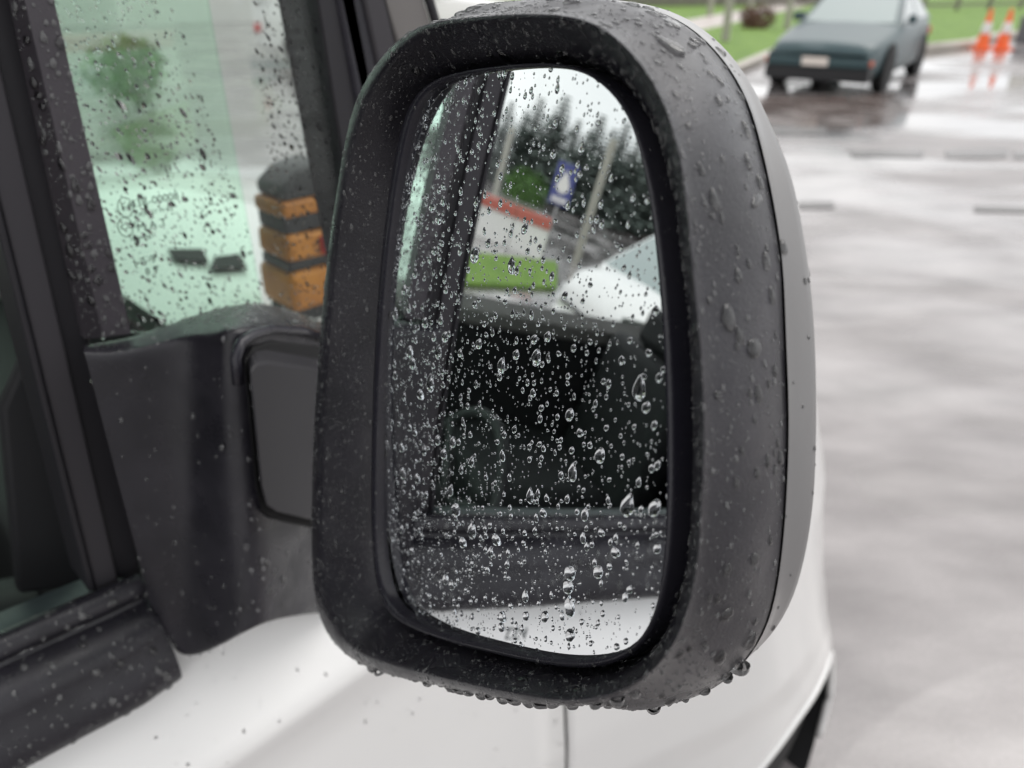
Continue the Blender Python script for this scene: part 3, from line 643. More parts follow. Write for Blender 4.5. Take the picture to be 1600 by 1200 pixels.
# ------------------------------------------------------------------ generic car
M['green_paint'] = mat('dark_green_car_paint', (.028, .060, .070), .38, spec=.4, coat=.25, var=(.03, .066, .072), vscale=3)
M['plate'] = mat('number_plate', (.75, .68, .62), .4); M['amber'] = mat('amber_lens', (.55, .09, .02), .25)
M['lens'] = mat('clear_lens', (.6, .6, .6), .15)
def interp(tab, x):
    tab = sorted(tab)
    if x <= tab[0][0]: return tab[0][1]
    for (a, p_), (b, q_) in zip(tab, tab[1:]):
        if x <= b: t = (x-a)/(b-a); return p_+(q_-p_)*t
    return tab[-1][1]
def car(name, label, cat, loc, rz, Ln, Wd, paint, prof, cab, zroof, wr, wy, group=None, boxy=.72, glass='glass_car', plate=None, lamps='amber'):
    c = empty(name, loc, rz); tag(c, label, cat, group)
    n = 34; rows = []
    for i in range(n+1):
        y = Ln/2-Ln*i/n; q = abs(2*y/Ln); wv = Wd/2*(1-.16*q**6-.05*q**2); zt = interp(prof, y); zb = .2+.05*q**4+(.12*max(0, q-.93)/.07)
        sec = [(wv*.90, zb), (wv*.985, zb+.06), (wv, zb+.18), (wv*1.0, zb+(zt-zb)*.55), (wv*.985, zt-.10), (wv*.93, zt-.03), (wv*.84, zt), (wv*.5, zt+.02), (0, zt+.03)]
        rows.append([V((-x, y, z)) for x, z in sec]+[V((x, y, z)) for x, z in sec[::-1][1:]])
    body = grid('body', rows, paint, c, cap0=True, cap1=True); autosmooth(body, 50)
    yf, yrf, yrr, yb = cab; zbf, zbr = interp(prof, yf)-.01, interp(prof, yb)-.01; wb, wt_ = Wd/2*.90, Wd/2*boxy
    P_ = [V((-wb, yf, zbf)), V((wb, yf, zbf)), V((wb, yb, zbr)), V((-wb, yb, zbr)), V((-wt_, yrf, zroof)), V((wt_, yrf, zroof)), V((wt_, yrr, zroof)), V((-wt_, yrr, zroof))]
    o = pydata('cabin', P_, [(0, 1, 5, 4), (1, 2, 6, 5), (2, 3, 7, 6), (3, 0, 4, 7), (4, 5, 6, 7)], paint, c); autosmooth(o, 20); bev(o, .04, 3, 20)
    cen = sum(P_, V((0, 0, 0)))/8
    def pane(nm, f, i0, i1, j0, j1):
        a, b, d_, e = [P_[k] for k in f]    # bottom-left, bottom-right, top-right, top-left
        def q_(s, t): return a.lerp(b, s).lerp(e.lerp(d_, s), t)
        nrm = (b-a).cross(e-a).normalized()
        if nrm.dot(a-cen) < 0: nrm = -nrm
        pts = [q_(i0, j0), q_(i1, j0), q_(i1, j1), q_(i0, j1)]
        o = prism(nm, [p_-nrm*.01 for p_ in pts], nrm*.016, M[glass], c, smooth=False)
    pane('windscreen', (0, 1, 5, 4), .05, .95, .07, .92); pane('rear_window', (2, 3, 7, 6), .07, .93, .1, .9)
    for f, fl in (((1, 2, 6, 5), 0), ((3, 0, 4, 7), 1)):
        if fl: pane('side_window', f, .52, .93, .12, .9); pane('side_window', f, .10, .48, .12, .9)
        else: pane('side_window', f, .07, .48, .12, .9); pane('side_window', f, .52, .90, .12, .9)
    for y in wy:
        for sx in (1, -1):
            lathe('wheel_arch', [(.01, sx*.0), (wr*1.13, sx*.0), (wr*1.13, sx*.03), (.01, sx*.03)], M['gap'], c, 24, 'x', (sx*(Wd/2*(1-.05*abs(2*y/Ln)**2)-.022), y, wr*1.02))
            wl = empty('wheel', (sx*(Wd/2-.10), y, wr), 0, c)
            lathe('tyre', [(wr*.6, -.09), (wr*.93, -.095), (wr, -.06), (wr, .06), (wr*.93, .095), (wr*.6, .09)], M['tyre'], wl, 28, 'x')
            lathe('rim', [(.01, sx*.07), (wr*.3, sx*.06), (wr*.58, sx*.085), (wr*.62, sx*.06)], M['steel'], wl, 24, 'x')
    zf = interp(prof, Ln/2-.02)
    for sx in (1, -1):
        m_ = box('door_mirror', (sx*Wd/2*.92-.02, yf-.42, zbf+.02), (sx*Wd/2*.92+.02+sx*.16, yf-.30, zbf+.15), paint, c, .03)
        if lamps == 'amber': box('indicator', (sx*Wd*.37-.14, Ln/2-.14, .40), (sx*Wd*.37+.14, Ln/2-.012, .47), M['amber'], c, .01)
        box('headlamp', (sx*Wd*.33-.17, Ln/2-.20, zf-.13), (sx*Wd*.33+.17, Ln/2-.02, zf-.02), M['lens'] if lamps != 'amber' else paint, c, .02)
        box('tail_lamp', (sx*Wd*.36-.15, -Ln/2+.005, .60), (sx*Wd*.36+.15, -Ln/2+.12, .74), M['red'], c, .02)
    box('grille_slot', (-Wd*.36, Ln/2-.1, zf-.17), (Wd*.36, Ln/2+.004, zf-.135), M['black'], c, .004)
    box('lower_intake', (-Wd*.44, Ln/2-.3, .17), (Wd*.44, Ln/2-.004, .36), M['black'], c, .02)
    box('front_bumper', (-Wd*.43, Ln/2-.12, .36), (Wd*.43, Ln/2+.02, .50), paint, c, .03)
    if plate: box('number_plate', (plate-.19, Ln/2+.02, .38), (plate+.19, Ln/2+.032, .50), M['plate'], c, .003)
    return c
# green coupe
wf = onz(1372, 141, 0); ax = V((-.17, .985, 0)).normalized(); sd = V((ax.y, -ax.x, 0))      # ax points to its tail
cc_ = wf-sd*.76+ax*1.28
fx = -ax; rz_ = atan2(-fx.x, fx.y)
car('parked_car', 'dark green coupe with low nose parked facing us beside the lawn', 'car', (cc_.x, cc_.y, 0), rz_, 4.3, 1.72, M['green_paint'],
    [(2.15, .56), (2.05, .66), (1.2, .80), (.75, .88), (0, .90), (-1.4, .92), (-2.0, .88), (-2.15, .75)], (.75, .05, -1.0, -1.9), 1.27, .31, (1.28, -1.22), plate=.02)
# white car alongside, seen only in the mirror
q0 = mx_(905, 345, -3.1)
car('parked_car', 'white car parked alongside the van, seen in the wing mirror', 'car', (-4.65, -4.60, 0), 0, 4.2, 1.70, M['white_paint'],
    [(2.1, .70), (2.0, .86), (1.7, .96), (.95, .98), (0, .99), (-1.4, .98), (-2.1, .9)], (1.72, 1.25, -1.5, -1.95), 1.36, .31, (1.3, -1.25), boxy=.82, lamps='clear', plate=-.01)
# white vehicle beyond the windscreen, only its corner shows above the mirror
pz = onz(690, 32, 0)
dv = ray(700, 10); dh = V((dv.x, dv.y, 0)).normalized(); pc = EYE+dh*17
car('parked_van', 'white van parked far off, its corner just above the mirror top', 'van', (pc.x-.8, pc.y-.9, 0), atan2(-(-dh.y), (dh.x))+pi, 4.9, 1.9, M['white_paint'],
    [(2.45, .9), (2.3, 1.02), (1.7, 1.15), (1.3, 1.2), (-2.3, 1.2), (-2.45, 1.1)], (1.35, .75, -2.3, -2.42), 2.0, .33, (1.6, -1.55), boxy=.86, lamps='clear')

# ------------------------------------------------------------------ traffic cones
M['cone'] = mat('cone_orange', (.85, .13, .02), .45); M['cone_white'] = mat('cone_band', (.8, .78, .76), .4)
def cone(loc):
    c = empty('traffic_cone', loc)
    box('base', (-.21, -.21, 0), (.21, .21, .04), M['cone'], c, .01)
    lathe('cone_shell', [(.16, .04), (.15, .06), (.035, .86), (.0301, .87)], M['cone'], c, 28)
    lathe('reflective_band', [(.115, .345), (.117, .35), (.082, .58), (.080, .585)], M['cone_white'], c, 28)
    return c
def clone(o, parent=None):
    c = o.copy(); COL.objects.link(c); c.parent = parent
    for ch in [x for x in bpy.data.objects if x.parent == o]: clone(ch, c)
    return c
p0, p1 = onz(1533, 77, 0), onz(1564, 77, 0)
c0 = cone((p0.x, p0.y, 0)); c0.scale = (.98,)*3; tag(c0, 'orange traffic cone with a white band, the one nearer the green coupe', 'traffic cone', 'traffic cones by the far kerb')
c1 = clone(c0); c1.location = (p1.x, p1.y, 0); c1.rotation_euler = (0, 0, .5); c1['label'] = 'orange traffic cone with a white band, the one beside the grey cabinet'

# ------------------------------------------------------------------ far kerb island, posts, cabinet, fence, wall ahead
isl = [onz(u, v, 0) for u, v in ((1436, 82), (1512, 74), (1560, 60), (1640, 56), (1640, -10), (1300, -10))]
sheet('grass_island', [(p.x, p.y) for p in isl], 0, .11, M['grass'])
o = tube('island_kerb', [p+V((0, 0, .06)) for p in isl[:4]], .12, M['kerb'], None, 8); tag(o, kind='structure')
M['post_pale'] = mat('pale_timber_post', (.36, .35, .30), .6); M['timber'] = mat('grey_timber', (.17, .16, .14), .75, var=(.24, .22, .19), vscale=5)
pp_ = onz(1597, 66, 0)
cb = empty('utility_cabinet', (pp_.x+.35, pp_.y, 0)); tag(cb, 'grey cabinet with a white upper part beside the traffic cones', 'cabinet')
box('cabinet_base', (-.45, -.3, 0), (.5, .3, .62), mat('cabinet_grey', (.13, .13, .14), .5), cb, .02); box('cabinet_top', (-.36, -.2, .62), (.36, .2, 1.3), mat('cabinet_white', (.7, .69, .66), .4), cb, .02)
def post(u, v, h, r, label, group='posts on the lawn ahead'):
    p = onz(u, v, 0); o = lathe('post', [(r, -.1), (r, h-.02), (r*.6, h)], M['post_pale'], None, 12); o.location = (p.x, p.y, 0); tag(o, label, 'post', group)
post(1132, 72, 1.6, .10, 'pale post on the lawn close beside the mirror rim')
post(1108, 30, 1.5, .10, 'thin pale post farther back on the lawn near the mirror rim')
post(1228, 52, 1.6, .09, 'pale post standing just left of the green coupe windscreen')
post(1172, 18, 1.5, .09, 'far pale post on the lawn between the shrub and the coupe')
# rail fence on the far lawn
f0, f1 = onz(1440, 22, 0), onz(1660, 16, 0); L_ = (f1-f0).length; df = (f1-f0).normalized()
fe = empty('rail_fence', f0, atan2(df.y, df.x)); tag(fe, 'grey timber rail fence at the back of the right-hand lawn', 'fence')
for k in range(int(L_/2)+1): box('fence_post', (k*2-.06, -.06, 0), (k*2+.06, .06, 1.25), M['timber'], fe)
for z in (.35, .7, 1.05): box('rail', (-.1, -.09, z-.06), (L_, -.06, z+.06), M['timber'], fe)
# paling fence behind the left lawn
f0, f1 = onz(1020, 14, 0), onz(1330, 10, 0); L_ = (f1-f0).length; df = (f1-f0).normalized()
fe = empty('paling_fence', f0-df*3, atan2(df.y, df.x)); tag(fe, 'brown grey paling fence behind the lawn and the coupe', 'fence')
pal = box('paling', (0, -.02, 0), (.27, .02, 1.7), M['timber'], fe)
for k in range(1, int((L_+6)/.3)):
    c = pal.copy(); COL.objects.link(c); c.parent = fe; c.location = (k*.3, .012*((k*7) % 3), -.02*((k*5) % 4)); c.scale = (1, 1, 1-.012*((k*5) % 4))
box('fence_rail', (0, .03, .4), (L_+6, .09, .5), M['timber'], fe); box('fence_rail', (0, .03, 1.2), (L_+6, .09, 1.3), M['timber'], fe)
# ------------------------------------------------------------------ leaves
M['leaf'] = mat('shrub_leaf', (.05, .13, .015), .5, var=(.085, .20, .025), vscale=6); M['needle_hazed'] = mat('hazed_conifer_needles', (.13, .165, .145), .7, var=(.18, .21, .19), vscale=2)  # needles paled: haze of the mirror view is put into their colour
M['bark'] = mat('bark', (.07, .05, .04), .9); M['leaf_hazed'] = mat('hazed_woodland_leaf', (.18, .19, .17), .7, var=(.23, .24, .22), vscale=.5)  # woodland leaves carry painted haze in their pale colour
M['leaf_red'] = mat('reddish_leaf', (.14, .07, .045), .6)
def leafcloud(n, fn, size):
    vs, fs = [], []
    for _ in range(n):
        p, s_ = fn(); a = V(rng.normal(size=3)).normalized(); b = a.cross(V(rng.normal(size=3))).normalized(); k = len(vs); L1 = size*s_*random.uniform(.6, 1.3)
        vs += [p-a*L1, p+b*L1*.45, p+a*L1, p-b*L1*.45]; fs.append((k, k+1, k+2, k+3))
    return vs, fs
def shrub(loc, r, h, label, m, group=None, n=1500, leaf=.05):
    c = empty('shrub', loc); tag(c, label, 'shrub', group)
    lumps = [(V((random.uniform(-.5, .5)*r, random.uniform(-.5, .5)*r, h*random.uniform(.22, .62))), random.uniform(.35, .6)*r) for _ in range(9)]
    def fn():
        q, rr_ = random.choice(lumps); d = V(rng.normal(size=3)).normalized(); return q+d*rr_*random.uniform(.6, 1.05), 1
    vs, fs = leafcloud(n, fn, leaf); o = pydata('crown', vs, fs, m, c, smooth=False)
    for k in range(4):
        a = k*1.6; tube('stem', [V((0, 0, 0)), V((cos(a)*r*.15, sin(a)*r*.15, h*.3)), V((cos(a)*r*.4, sin(a)*r*.4, h*.65))], [.03, .02, .008], M['bark'], c, 6)
    return c
p = onz(215, 165, 0); shrub((p.x, p.y, 0),   .62, .95, 'round green shrub seen through the upper part of the wet quarter window', M['leaf'])
p = onz(1172, 50, 0); shrub((p.x, p.y, 0), .7, .8, 'low reddish brown shrub on the lawn left of the green coupe', M['leaf_red'])
# pale building far ahead and to the left
M['render_wall'] = mat('pale_render', (.80, .79, .76), .8, var=(.74, .73, .70), vscale=.4); M['brick'] = mat('red_brown_brick', (.22, .12, .09), .8, var=(.27, .16, .12), vscale=6)
def building(name, label, u0, u1, dist, h, dep, wallm, nwin, roofc):
    a = ray(u0, 0); b = ray(u1, 0); a = V((a.x, a.y, 0)).normalized()*dist; b = V((b.x, b.y, 0)).normalized()*dist
    d_ = (b-a).normalized(); L1 = (b-a).length; r_ = empty(name, a, atan2(d_.y, d_.x)); tag(r_, label, 'building')
    box('wall', (0, 0, 0), (L1, dep, h), wallm, r_)
    box('roof', (-.3, -.4, h), (L1+.3, dep+.3, h+.25), roofc, r_)
    for k in range(nwin):
        x = L1*(k+.5)/nwin; f = box('window_frame', (x-.8, -.05, 1.1), (x+.8, -.002, 2.3), M['cone_white'], r_); g_ = box('pane', (x-.72, -.065, 1.18), (x+.72, -.051, 2.22), M['glass_car'], f)
    return r_
building('long_building', 'long pale rendered building beyond the car park, seen through the van windows', -500, 800, 34, 4.2, 8, M['render_wall'], 4, M['timber'])

# ------------------------------------------------------------------ what the mirror sees behind: lawn, low walls, sign, poles, conifers
lw = [mz(u, v, .06) for u, v in ((700, 392), (752, 394), (872, 408), (872, 448), (700, 440))]
sheet('grass_patch', [(p.x, p.y) for p in lw], 0, .06, M['grass'])
def wallseg(name, label, cat, u0, v0, u1, v1, dist, z0, z1, th, m, piece=None):
    a, b = md(u0, v0, dist), md(u1, v1, dist); a.z = b.z = 0; d_ = (b-a).normalized(); L1 = (b-a).length
    r_ = empty(name, a, atan2(d_.y, d_.x)); tag(r_, label, cat)
    return r_, L1
M['hazed_red'] = mat('hazed_red', (.48, .13, .10), .5)  # red muted by haze mixed into the colour
r_, L1 = wallseg('low_barrier', 'low red topped white barrier across the road, in the mirror', 'barrier', 700, 320, 868, 330, 12.5, 0, 0, .2, None)
zt = md(800, 318, 12.5).z; zt = max(.35, zt)
n_ = max(3, int(L1/1.2))
for k in range(n_):
    x = L1*k/n_; box('white_panel', (x+.01, -.1, 0), (x+L1/n_-.01, .1, zt-.2), M['cone_white'], r_, .01)
    box('red_cap', (x+.005, -.13, zt-.2), (x+L1/n_-.005, .13, zt), M['hazed_red'], r_, .015)
gq = mz(960, 352) - MC; gd = min(60, math.hypot(gq.x, gq.y)); print('wall dist', gd)
r_, L1 = wallseg('brick_wall', 'low red brown brick wall behind the white car, in the mirror', 'wall', 885, 335, 1090, 340, gd, 0, 0, .2, None)
zt = max(.4, md(960, 322, gd).z); print('zt', zt)
bk_ = None; nb = int(L1/.6)
for lay in range(3):
    for k in range(nb):
        if bk_ is None: bk_ = box('block', (.005, -.1, .005), (.595, .1, zt/3-.005), M['brick'], r_, .006); continue
        c = bk_.copy(); COL.objects.link(c); c.parent = r_; c.location = (k*.6+(.3 if lay % 2 else 0), random.uniform(-.008, .008), lay*zt/3)
box('mortar_core', (0, -.085, 0), (nb*.6+.3, .085, zt-.01), M['kerb'], r_)
# blue sign with white emblem
pb = md(872, 320, 13.5); pt = md(880, 252, 13.5); X, r0 = MR(875, 285); yaw = atan2(r0.y, r0.x)-pi/2
sg = empty('road_sign', (pb.x, pb.y, 0), yaw); tag(sg, 'blue sign with a white drop emblem on a short post, in the mirror', 'sign')
hb = max(.25, pb.z); ht = max(hb+.6, pt.z); ws_ = (ht-hb)*.30
M['sign_blue'] = mat('sign_blue', (.07, .08, .26), .4)
box('sign_panel', (-ws_, -.02, hb), (ws_, .02, ht), M['sign_blue'], sg, .006)
box('sign_post', (-.03, .02, 0), (.03, .08, ht-.05), M['steel'], sg)
cz_ = (hb+ht)/2; em = []
for i in range(28):
    a = 2*pi*i/28; rr_ = ws_*.62; x = rr_*sin(a)*(1 if cos(a) < 0 else (1-.75*cos(a))); z = cz_-.12*ws_-rr_*(-cos(a))*(2.0 if cos(a) > 0 else 1); em.append(V((x, -.024, z)))
prism('emblem', em, (0, -.004, 0), M['cone_white'], sg, smooth=False)
prism('emblem_bar', [V((-ws_*.75, -.024, hb+.05)), V((ws_*.75, -.024, hb+.05)), V((ws_*.75, -.024, hb+.05+ws_*.35)), V((-ws_*.75, -.024, hb+.05+ws_*.35))], (0, -.004, 0), M['cone_white'], sg, smooth=False)
def mpole(u0, v0, u1, dist, r, label, m):
    p = md(u1, 330, dist); q = md(u0, v0, dist); h = max(1, q.z)
    o = lathe('pole', [(r, 0), (r, h), (r*.8, h+.02)], m, None, 12); o.location = (p.x, p.y, 0); tag(o, label, 'pole', 'poles seen in the mirror')
mpole(945, 215, 925, 14.5, .09, 'pale timber pole behind the white car, in the mirror', M['post_pale'])
mpole(775, 190, 768, 15.5, .08, 'pale green pole beside the window post, in the mirror', M['post_pale'])
# conifers in three shapes
def conifer_mesh(seed, h=1.0):
    rs = random.Random(seed); vs, fs = [], []
    nl = 22
    for i in range(nl):
        t = i/(nl-1); z = h*(.10+.88*t); R0 = .20*h*(1-t)**.85+.006; nn = int(22-10*t)
        for k in range(nn):
            a = 2*pi*(k+rs.random())/nn; R1 = R0*rs.uniform(.65, 1.15); w_ = .06*h*(1-.5*t)*rs.uniform(.8, 1.3)
            for q_ in range(3):
                f0_, f1_ = q_/3, (q_+1.25)/3; dz = -.22*R1
                p0_ = V((cos(a)*R1*f0_, sin(a)*R1*f0_, z+dz*f0_)); p1_ = V((cos(a)*R1*f1_, sin(a)*R1*f1_, z+dz*f1_-.01*h)); sd_ = V((-sin(a), cos(a), rs.uniform(-.5, .5)))*w_*(1-.3*q_)
                k0_ = len(vs); vs.extend([p0_, p1_+sd_, p1_-sd_]); fs.append((k0_, k0_+1, k0_+2))
    return vs, fs
cm = []
for k in range(3):
    t_ = empty('conifer', (0, 0, 0)); vs, fs = conifer_mesh(k); pydata('crown', vs, fs, M['needle_hazed'], t_, smooth=False); lathe('trunk', [(.022, 0), (.014, .5), (.003, .97)], M['bark'], t_, 8); cm.append(t_)
tips = [(742, 165, 34), (772, 150, 40), (803, 158, 34), (826, 172, 40), (849, 152, 35), (868, 176, 42), (889, 148, 34), (908, 186, 40), (926, 205, 36), (945, 178, 40), (963, 200, 34), (984, 190, 41), (1004, 213, 35), (1024, 222, 40), (1046, 232, 36), (1070, 236, 42)]
names = ['tall pointed dark conifer', 'ragged dark conifer', 'slim dark conifer']
ORD = ['nearest the window post', 'second from the window post', 'third from the window post', 'fourth from the window post', 'left of the blue sign', 'above the left edge of the blue sign', 'above the blue sign', 'just right of the blue sign', 'left of the timber pole', 'above the timber pole', 'just right of the timber pole', 'over the white car windscreen', 'over the white car roof', 'fourth from the right mirror edge', 'second from the right mirror edge', 'hard against the right mirror edge']
used = {0: 0, 1: 0, 2: 0}
for i, (u, v, dist) in enumerate(tips):
    q = md(u, v, dist); k = i % 3
    t_ = cm[k] if used[k] == 0 else clone(cm[k]); used[k] += 1
    h = max(1.8, q.z); t_.location = (q.x, q.y, 0); t_.scale = (h*2.2, h*2.2, h); t_.rotation_euler = (0, 0, i*1.3)
    tag(t_, names[k]+' reflected in the mirror, '+ORD[i], 'tree', 'conifers reflected in the mirror')
# woodland mass behind and below the tips
wc = []
for i in range(15):
    u = 700+i*28; q = md(u, 268+random.uniform(-12, 14), 46+random.uniform(-3, 3)); wc.append((V((q.x, q.y, 0)), max(1.2, q.z)))
def fnw():
    q, h = random.choice(wc); return V((q.x+rng.normal()*1.3, q.y+rng.normal()*1.3, h*(random.random()**.6)*random.uniform(.6, 1.08))), 1
vs, fs = leafcloud(30000, fnw, .26); o = pydata('woodland', vs, fs, M['leaf_hazed'], None, smooth=False); tag(o, 'dark woodland behind the conifers, reflected in the mirror', None, None, 'stuff')
q = md(820, 300, 30); shrub((q.x, q.y, 0), 1.6, 1.0, 'bright green shrub above the red barrier, in the mirror', M['leaf'], n=1200, leaf=.09)

# outside objects were measured from the asphalt: set them down on it
keep = {van, cam, sun, case}
for o in COL.objects:
    if o.parent is None and o not in keep: o.location.z += GZ

# ------------------------------------------------------------------ rain
bpy.context.view_layer.update()
def dome(seed, asp, hgt, nseg=14, nring=5, skirt=True, tear=.3, irr=.10):
    rs = random.Random(seed); ph = [rs.uniform(0, 6.28) for _ in range(3)]
    def edge(a): return 1+irr*(sin(2*a+ph[0])+.6*sin(3*a+ph[1])+.3*sin(5*a+ph[2]))
    vs, fs = [], []
    prof = [(1.0, -.35)] if skirt else [(1.0, 0.0)]
    prof += [(cos(t*pi/2), sin(t*pi/2)**.8) for t in [i/nring for i in range(nring)]]
    for r_, z_ in prof:
        for k in range(nseg):
            a = 2*pi*k/nseg; x = r_*edge(a)*cos(a); y = r_*edge(a)*sin(a); x *= 1-tear*max(0, y)
            vs.append((x, y*asp, z_*hgt*(1-.35*y)))
    vs.append((0, 0, hgt*1.0))
    R_ = len(prof)
    for i in range(R_-1):
        for k in range(nseg):
            j = (k+1) % nseg; fs.append((i*nseg+k, i*nseg+j, (i+1)*nseg+j, (i+1)*nseg+k))
    for k in range(nseg): fs.append(((R_-1)*nseg+k, (R_-1)*nseg+(k+1) % nseg, len(vs)-1))
    if not skirt: fs.append(tuple(range(nseg-1, -1, -1)))
    return np.array(vs), fs
LARGE = [dome(k, a, h, 18, 6, True, t) for k, (a, h, t) in enumerate([(1.2, .5, .2), (1.5, .58, .4), (1.35, .52, .3), (2.1, .5, .5), (1.1, .5, .1), (1.65, .55, .4), (1.3, .5, .25), (1.45, .55, .5)])]
SMALL = [dome(20+k, a, .5, 9, 3, True, .2, .05) for k, a in enumerate((1.1, 1.3, 1.5, 1.25))]
LARGE_G = [dome(40+k, a, .30, 16, 5, False, .3) for k, a in enumerate((1.3, 1.7, 2.2, 1.5))]
SMALL_G = [dome(60+k, a, .45, 8, 3, False, .2) for k, a in enumerate((1.6, 2.6, 2.0))]
BLOB = [dome(80+k, a, .16, 24, 5, True, .1, .16) for k, a in enumerate((.45, .6, .8, 1.3))]
mb = bpy.data.materials.new('rain_mist_glint'); mb.use_nodes = True; n = mb.node_tree.nodes; l = mb.node_tree.links; n.clear()
g_ = n.new('ShaderNodeBsdfGlass'); g_.inputs['IOR'].default_value = 1.5; d_ = n.new('ShaderNodeBsdfDiffuse'); d_.inputs[0].default_value = (.72, .73, .74, 1)  # diffuse white: unresolved microdroplets plus focused light put into the colour
x_ = n.new('ShaderNodeMixShader'); x_.inputs[0].default_value = .09; o_ = n.new('ShaderNodeOutputMaterial')
l.new(g_.outputs[0], x_.inputs[1]); l.new(d_.outputs[0], x_.inputs[2]); l.new(x_.outputs[0], o_.inputs[0]); M['mist_glint'] = mb
OPAQUE = lambda key: key not in ('mirror glass', 'quarter window')
def tmesh(t, nm, wm_):
    me = bpy.data.meshes.new(nm); me.from_pydata([tuple(v) for v in t[0]], [], t[1]); me.update(); me.polygons.foreach_set('use_smooth', [True]*len(me.polygons)); me.materials.append(wm_); return me
def tris(o):
    me = o.data; me.calc_loop_triangles(); n = len(me.loop_triangles); idx = np.empty(n*3, int); me.loop_triangles.foreach_get('vertices', idx); idx = idx.reshape(-1, 3)
    co = np.empty(len(me.vertices)*3); me.vertices.foreach_get('co', co); co = co.reshape(-1, 3); mw = np.array(o.matrix_world); co = co@mw[:3, :3].T+mw[:3, 3]
    fn = np.cross(co[idx[:, 1]]-co[idx[:, 0]], co[idx[:, 2]]-co[idx[:, 0]])
    vn = np.zeros_like(co)
    for k in range(3): np.add.at(vn, idx[:, k], fn)
    vn /= np.linalg.norm(vn, axis=1)[:, None]+1e-12
    return co, idx, fn, vn
ALL = []   # (surface key, matrix, template list, index, apparent size)
occ = {}
def scatter(key, o, specs, filt, flat=False, outward=None, lift=0.0, tilt=0.0):
    co, idx, fn, vn = tris(o); ar = np.linalg.norm(fn, axis=1)/2; cen = co[idx].mean(1); un = fn/(np.linalg.norm(fn, axis=1)[:, None]+1e-12)
    if outward is not None:
        c0_ = np.array(outward); s_ = np.sign(((cen-c0_)*un).sum(1)); un = un*s_[:, None]
    ok = np.array([bool(filt(V(c), V(n_))) for c, n_ in zip(cen, un)]); ar = ar*ok
    if ar.sum() <= 0: print('no area', key); return
    pr = ar/ar.sum(); placed = []
    cell = .004; hashg = occ.setdefault(key, {})
    for n, r0, r1, tl, dist in sorted(specs, key=lambda s: -s[2]):
        for f in rng.choice(len(ar), size=n, p=pr):
            a, b = rng.random(2)
            if a+b > 1: a, b = 1-a, 1-b
            w0 = 1-a-b; i0, i1, i2 = idx[f]; p = co[i0]*w0+co[i1]*a+co[i2]*b
            nn = un[f]
            if not flat:
                v_ = vn[i0]*w0+vn[i1]*a+vn[i2]*b; nn = v_ if (v_*nn).sum() > 0 else -v_
            nn = nn/np.linalg.norm(nn); r = r0+(r1-r0)*rng.random()**dist
            kx = tuple((p/cell).astype(int)); bad = False
            for dx_ in (-1, 0, 1):
                for dy_ in (-1, 0, 1):
                    for dz_ in (-1, 0, 1):
                        for q, qr in hashg.get((kx[0]+dx_, kx[1]+dy_, kx[2]+dz_), ()):
                            if ((q-p)**2).sum() < (1.15*(r+qr))**2: bad = True
            if bad: continue
            hashg.setdefault(kx, []).append((p, r))
            put(key, p, nn, r, tl, tilt, lift)
def put(key, p, nn, r, tl, tilt=0., lift=0.):
    N_ = V(nn).normalized(); up = V((0, 0, 1)); Y = up-N_*up.dot(N_)
    if Y.length < .15: Y = V((random.uniform(-1, 1), random.uniform(-1, 1), 0)); Y = Y-N_*Y.dot(N_)
    Y.normalize(); X_ = Y.cross(N_); an = tilt+random.gauss(0, .14)
    Y, X_ = Y*cos(an)+X_*sin(an), X_*cos(an)-Y*sin(an)
    rx = r*random.uniform(.9, 1.1)
    m_ = Matrix((X_*rx, Y*r, N_*r)).transposed().to_4x4(); m_.translation = V(p)+N_*lift
    ALL.append((key, m_, tl, random.randrange(len(tl)), r/(V(p)-EYE).length))
mc = MC
# mirror glass
gpos = lambda c, n: n.dot(MN) > .5
low = lambda c, n: n.dot(MN) > .5 and (c-MC).dot(E2) < .045
scatter('mirror glass', mglass, [(120, .0012, .0025, LARGE, 1.5)], low, outward=MC-MN*2)
scatter('mirror glass', mglass, [(1250, .0005, .0012, LARGE, 1.5), (3800, .00018, .0005, SMALL, 1.2)], gpos, outward=MC-MN*2)
# housing rim
ctr = MC-MN*.02
def fac(c, n): return (EYE-c).normalized().dot(n) > -.25
hc = MC
def onband(c, n): l = c-MC; return l.dot(MN) < .010 and l.dot(MN) > -.031 and abs(n.dot(MN)) < .6 and (l.dot(E1) > .0 or l.dot(E2) > .08) and l.dot(E2) > -.12 and fac(c, n)
def facing(o): return None
co_, idx_, fn_, vn_ = tris(housing)
sgn = 1 if ((co_[idx_].mean(1)-np.array(MC))*fn_).sum() > 0 else -1
class _O: pass
def hfilt(c, n): return True
def scatter_h(specs, filt, band=None):
    # the ring's normals point away from its own section: orient by face winding
    co, idx, fn, vn = tris(housing)
    scatter('mirror housing', housing, specs, filt, outward=None)
band_ctr = MC-MN*.02
scatter('mirror housing', housing, [(70, .0012, .0028, LARGE, 2)], onband)
scatter('mirror housing', housing, [(7, .0028, .0045, BLOB, 1.5)], lambda c, n: onband(c, n) and (c-MC).dot(E2) > .03)
scatter('mirror housing', housing, [(900, .0004, .0011, LARGE, 1.8), (5200, .00016, .00042, SMALL, 1.6)], lambda c, n: fac(c, n))
scatter('mirror housing', housing, [(380, .00045, .0009, LARGE, 1.6), (2600, .00025, .00050, SMALL, 1.3)], lambda c, n: (c-MC).dot(MN) > -.001 and fac(c, n))
scatter('mirror bezel', [o for o in mir.children if o.name.startswith('mirror_bezel')][0], [(90, .0003, .0009, LARGE, 1.6), (300, .0001, .0003, SMALL, 1.5)], fac)
cov_c = MC-MN*.04
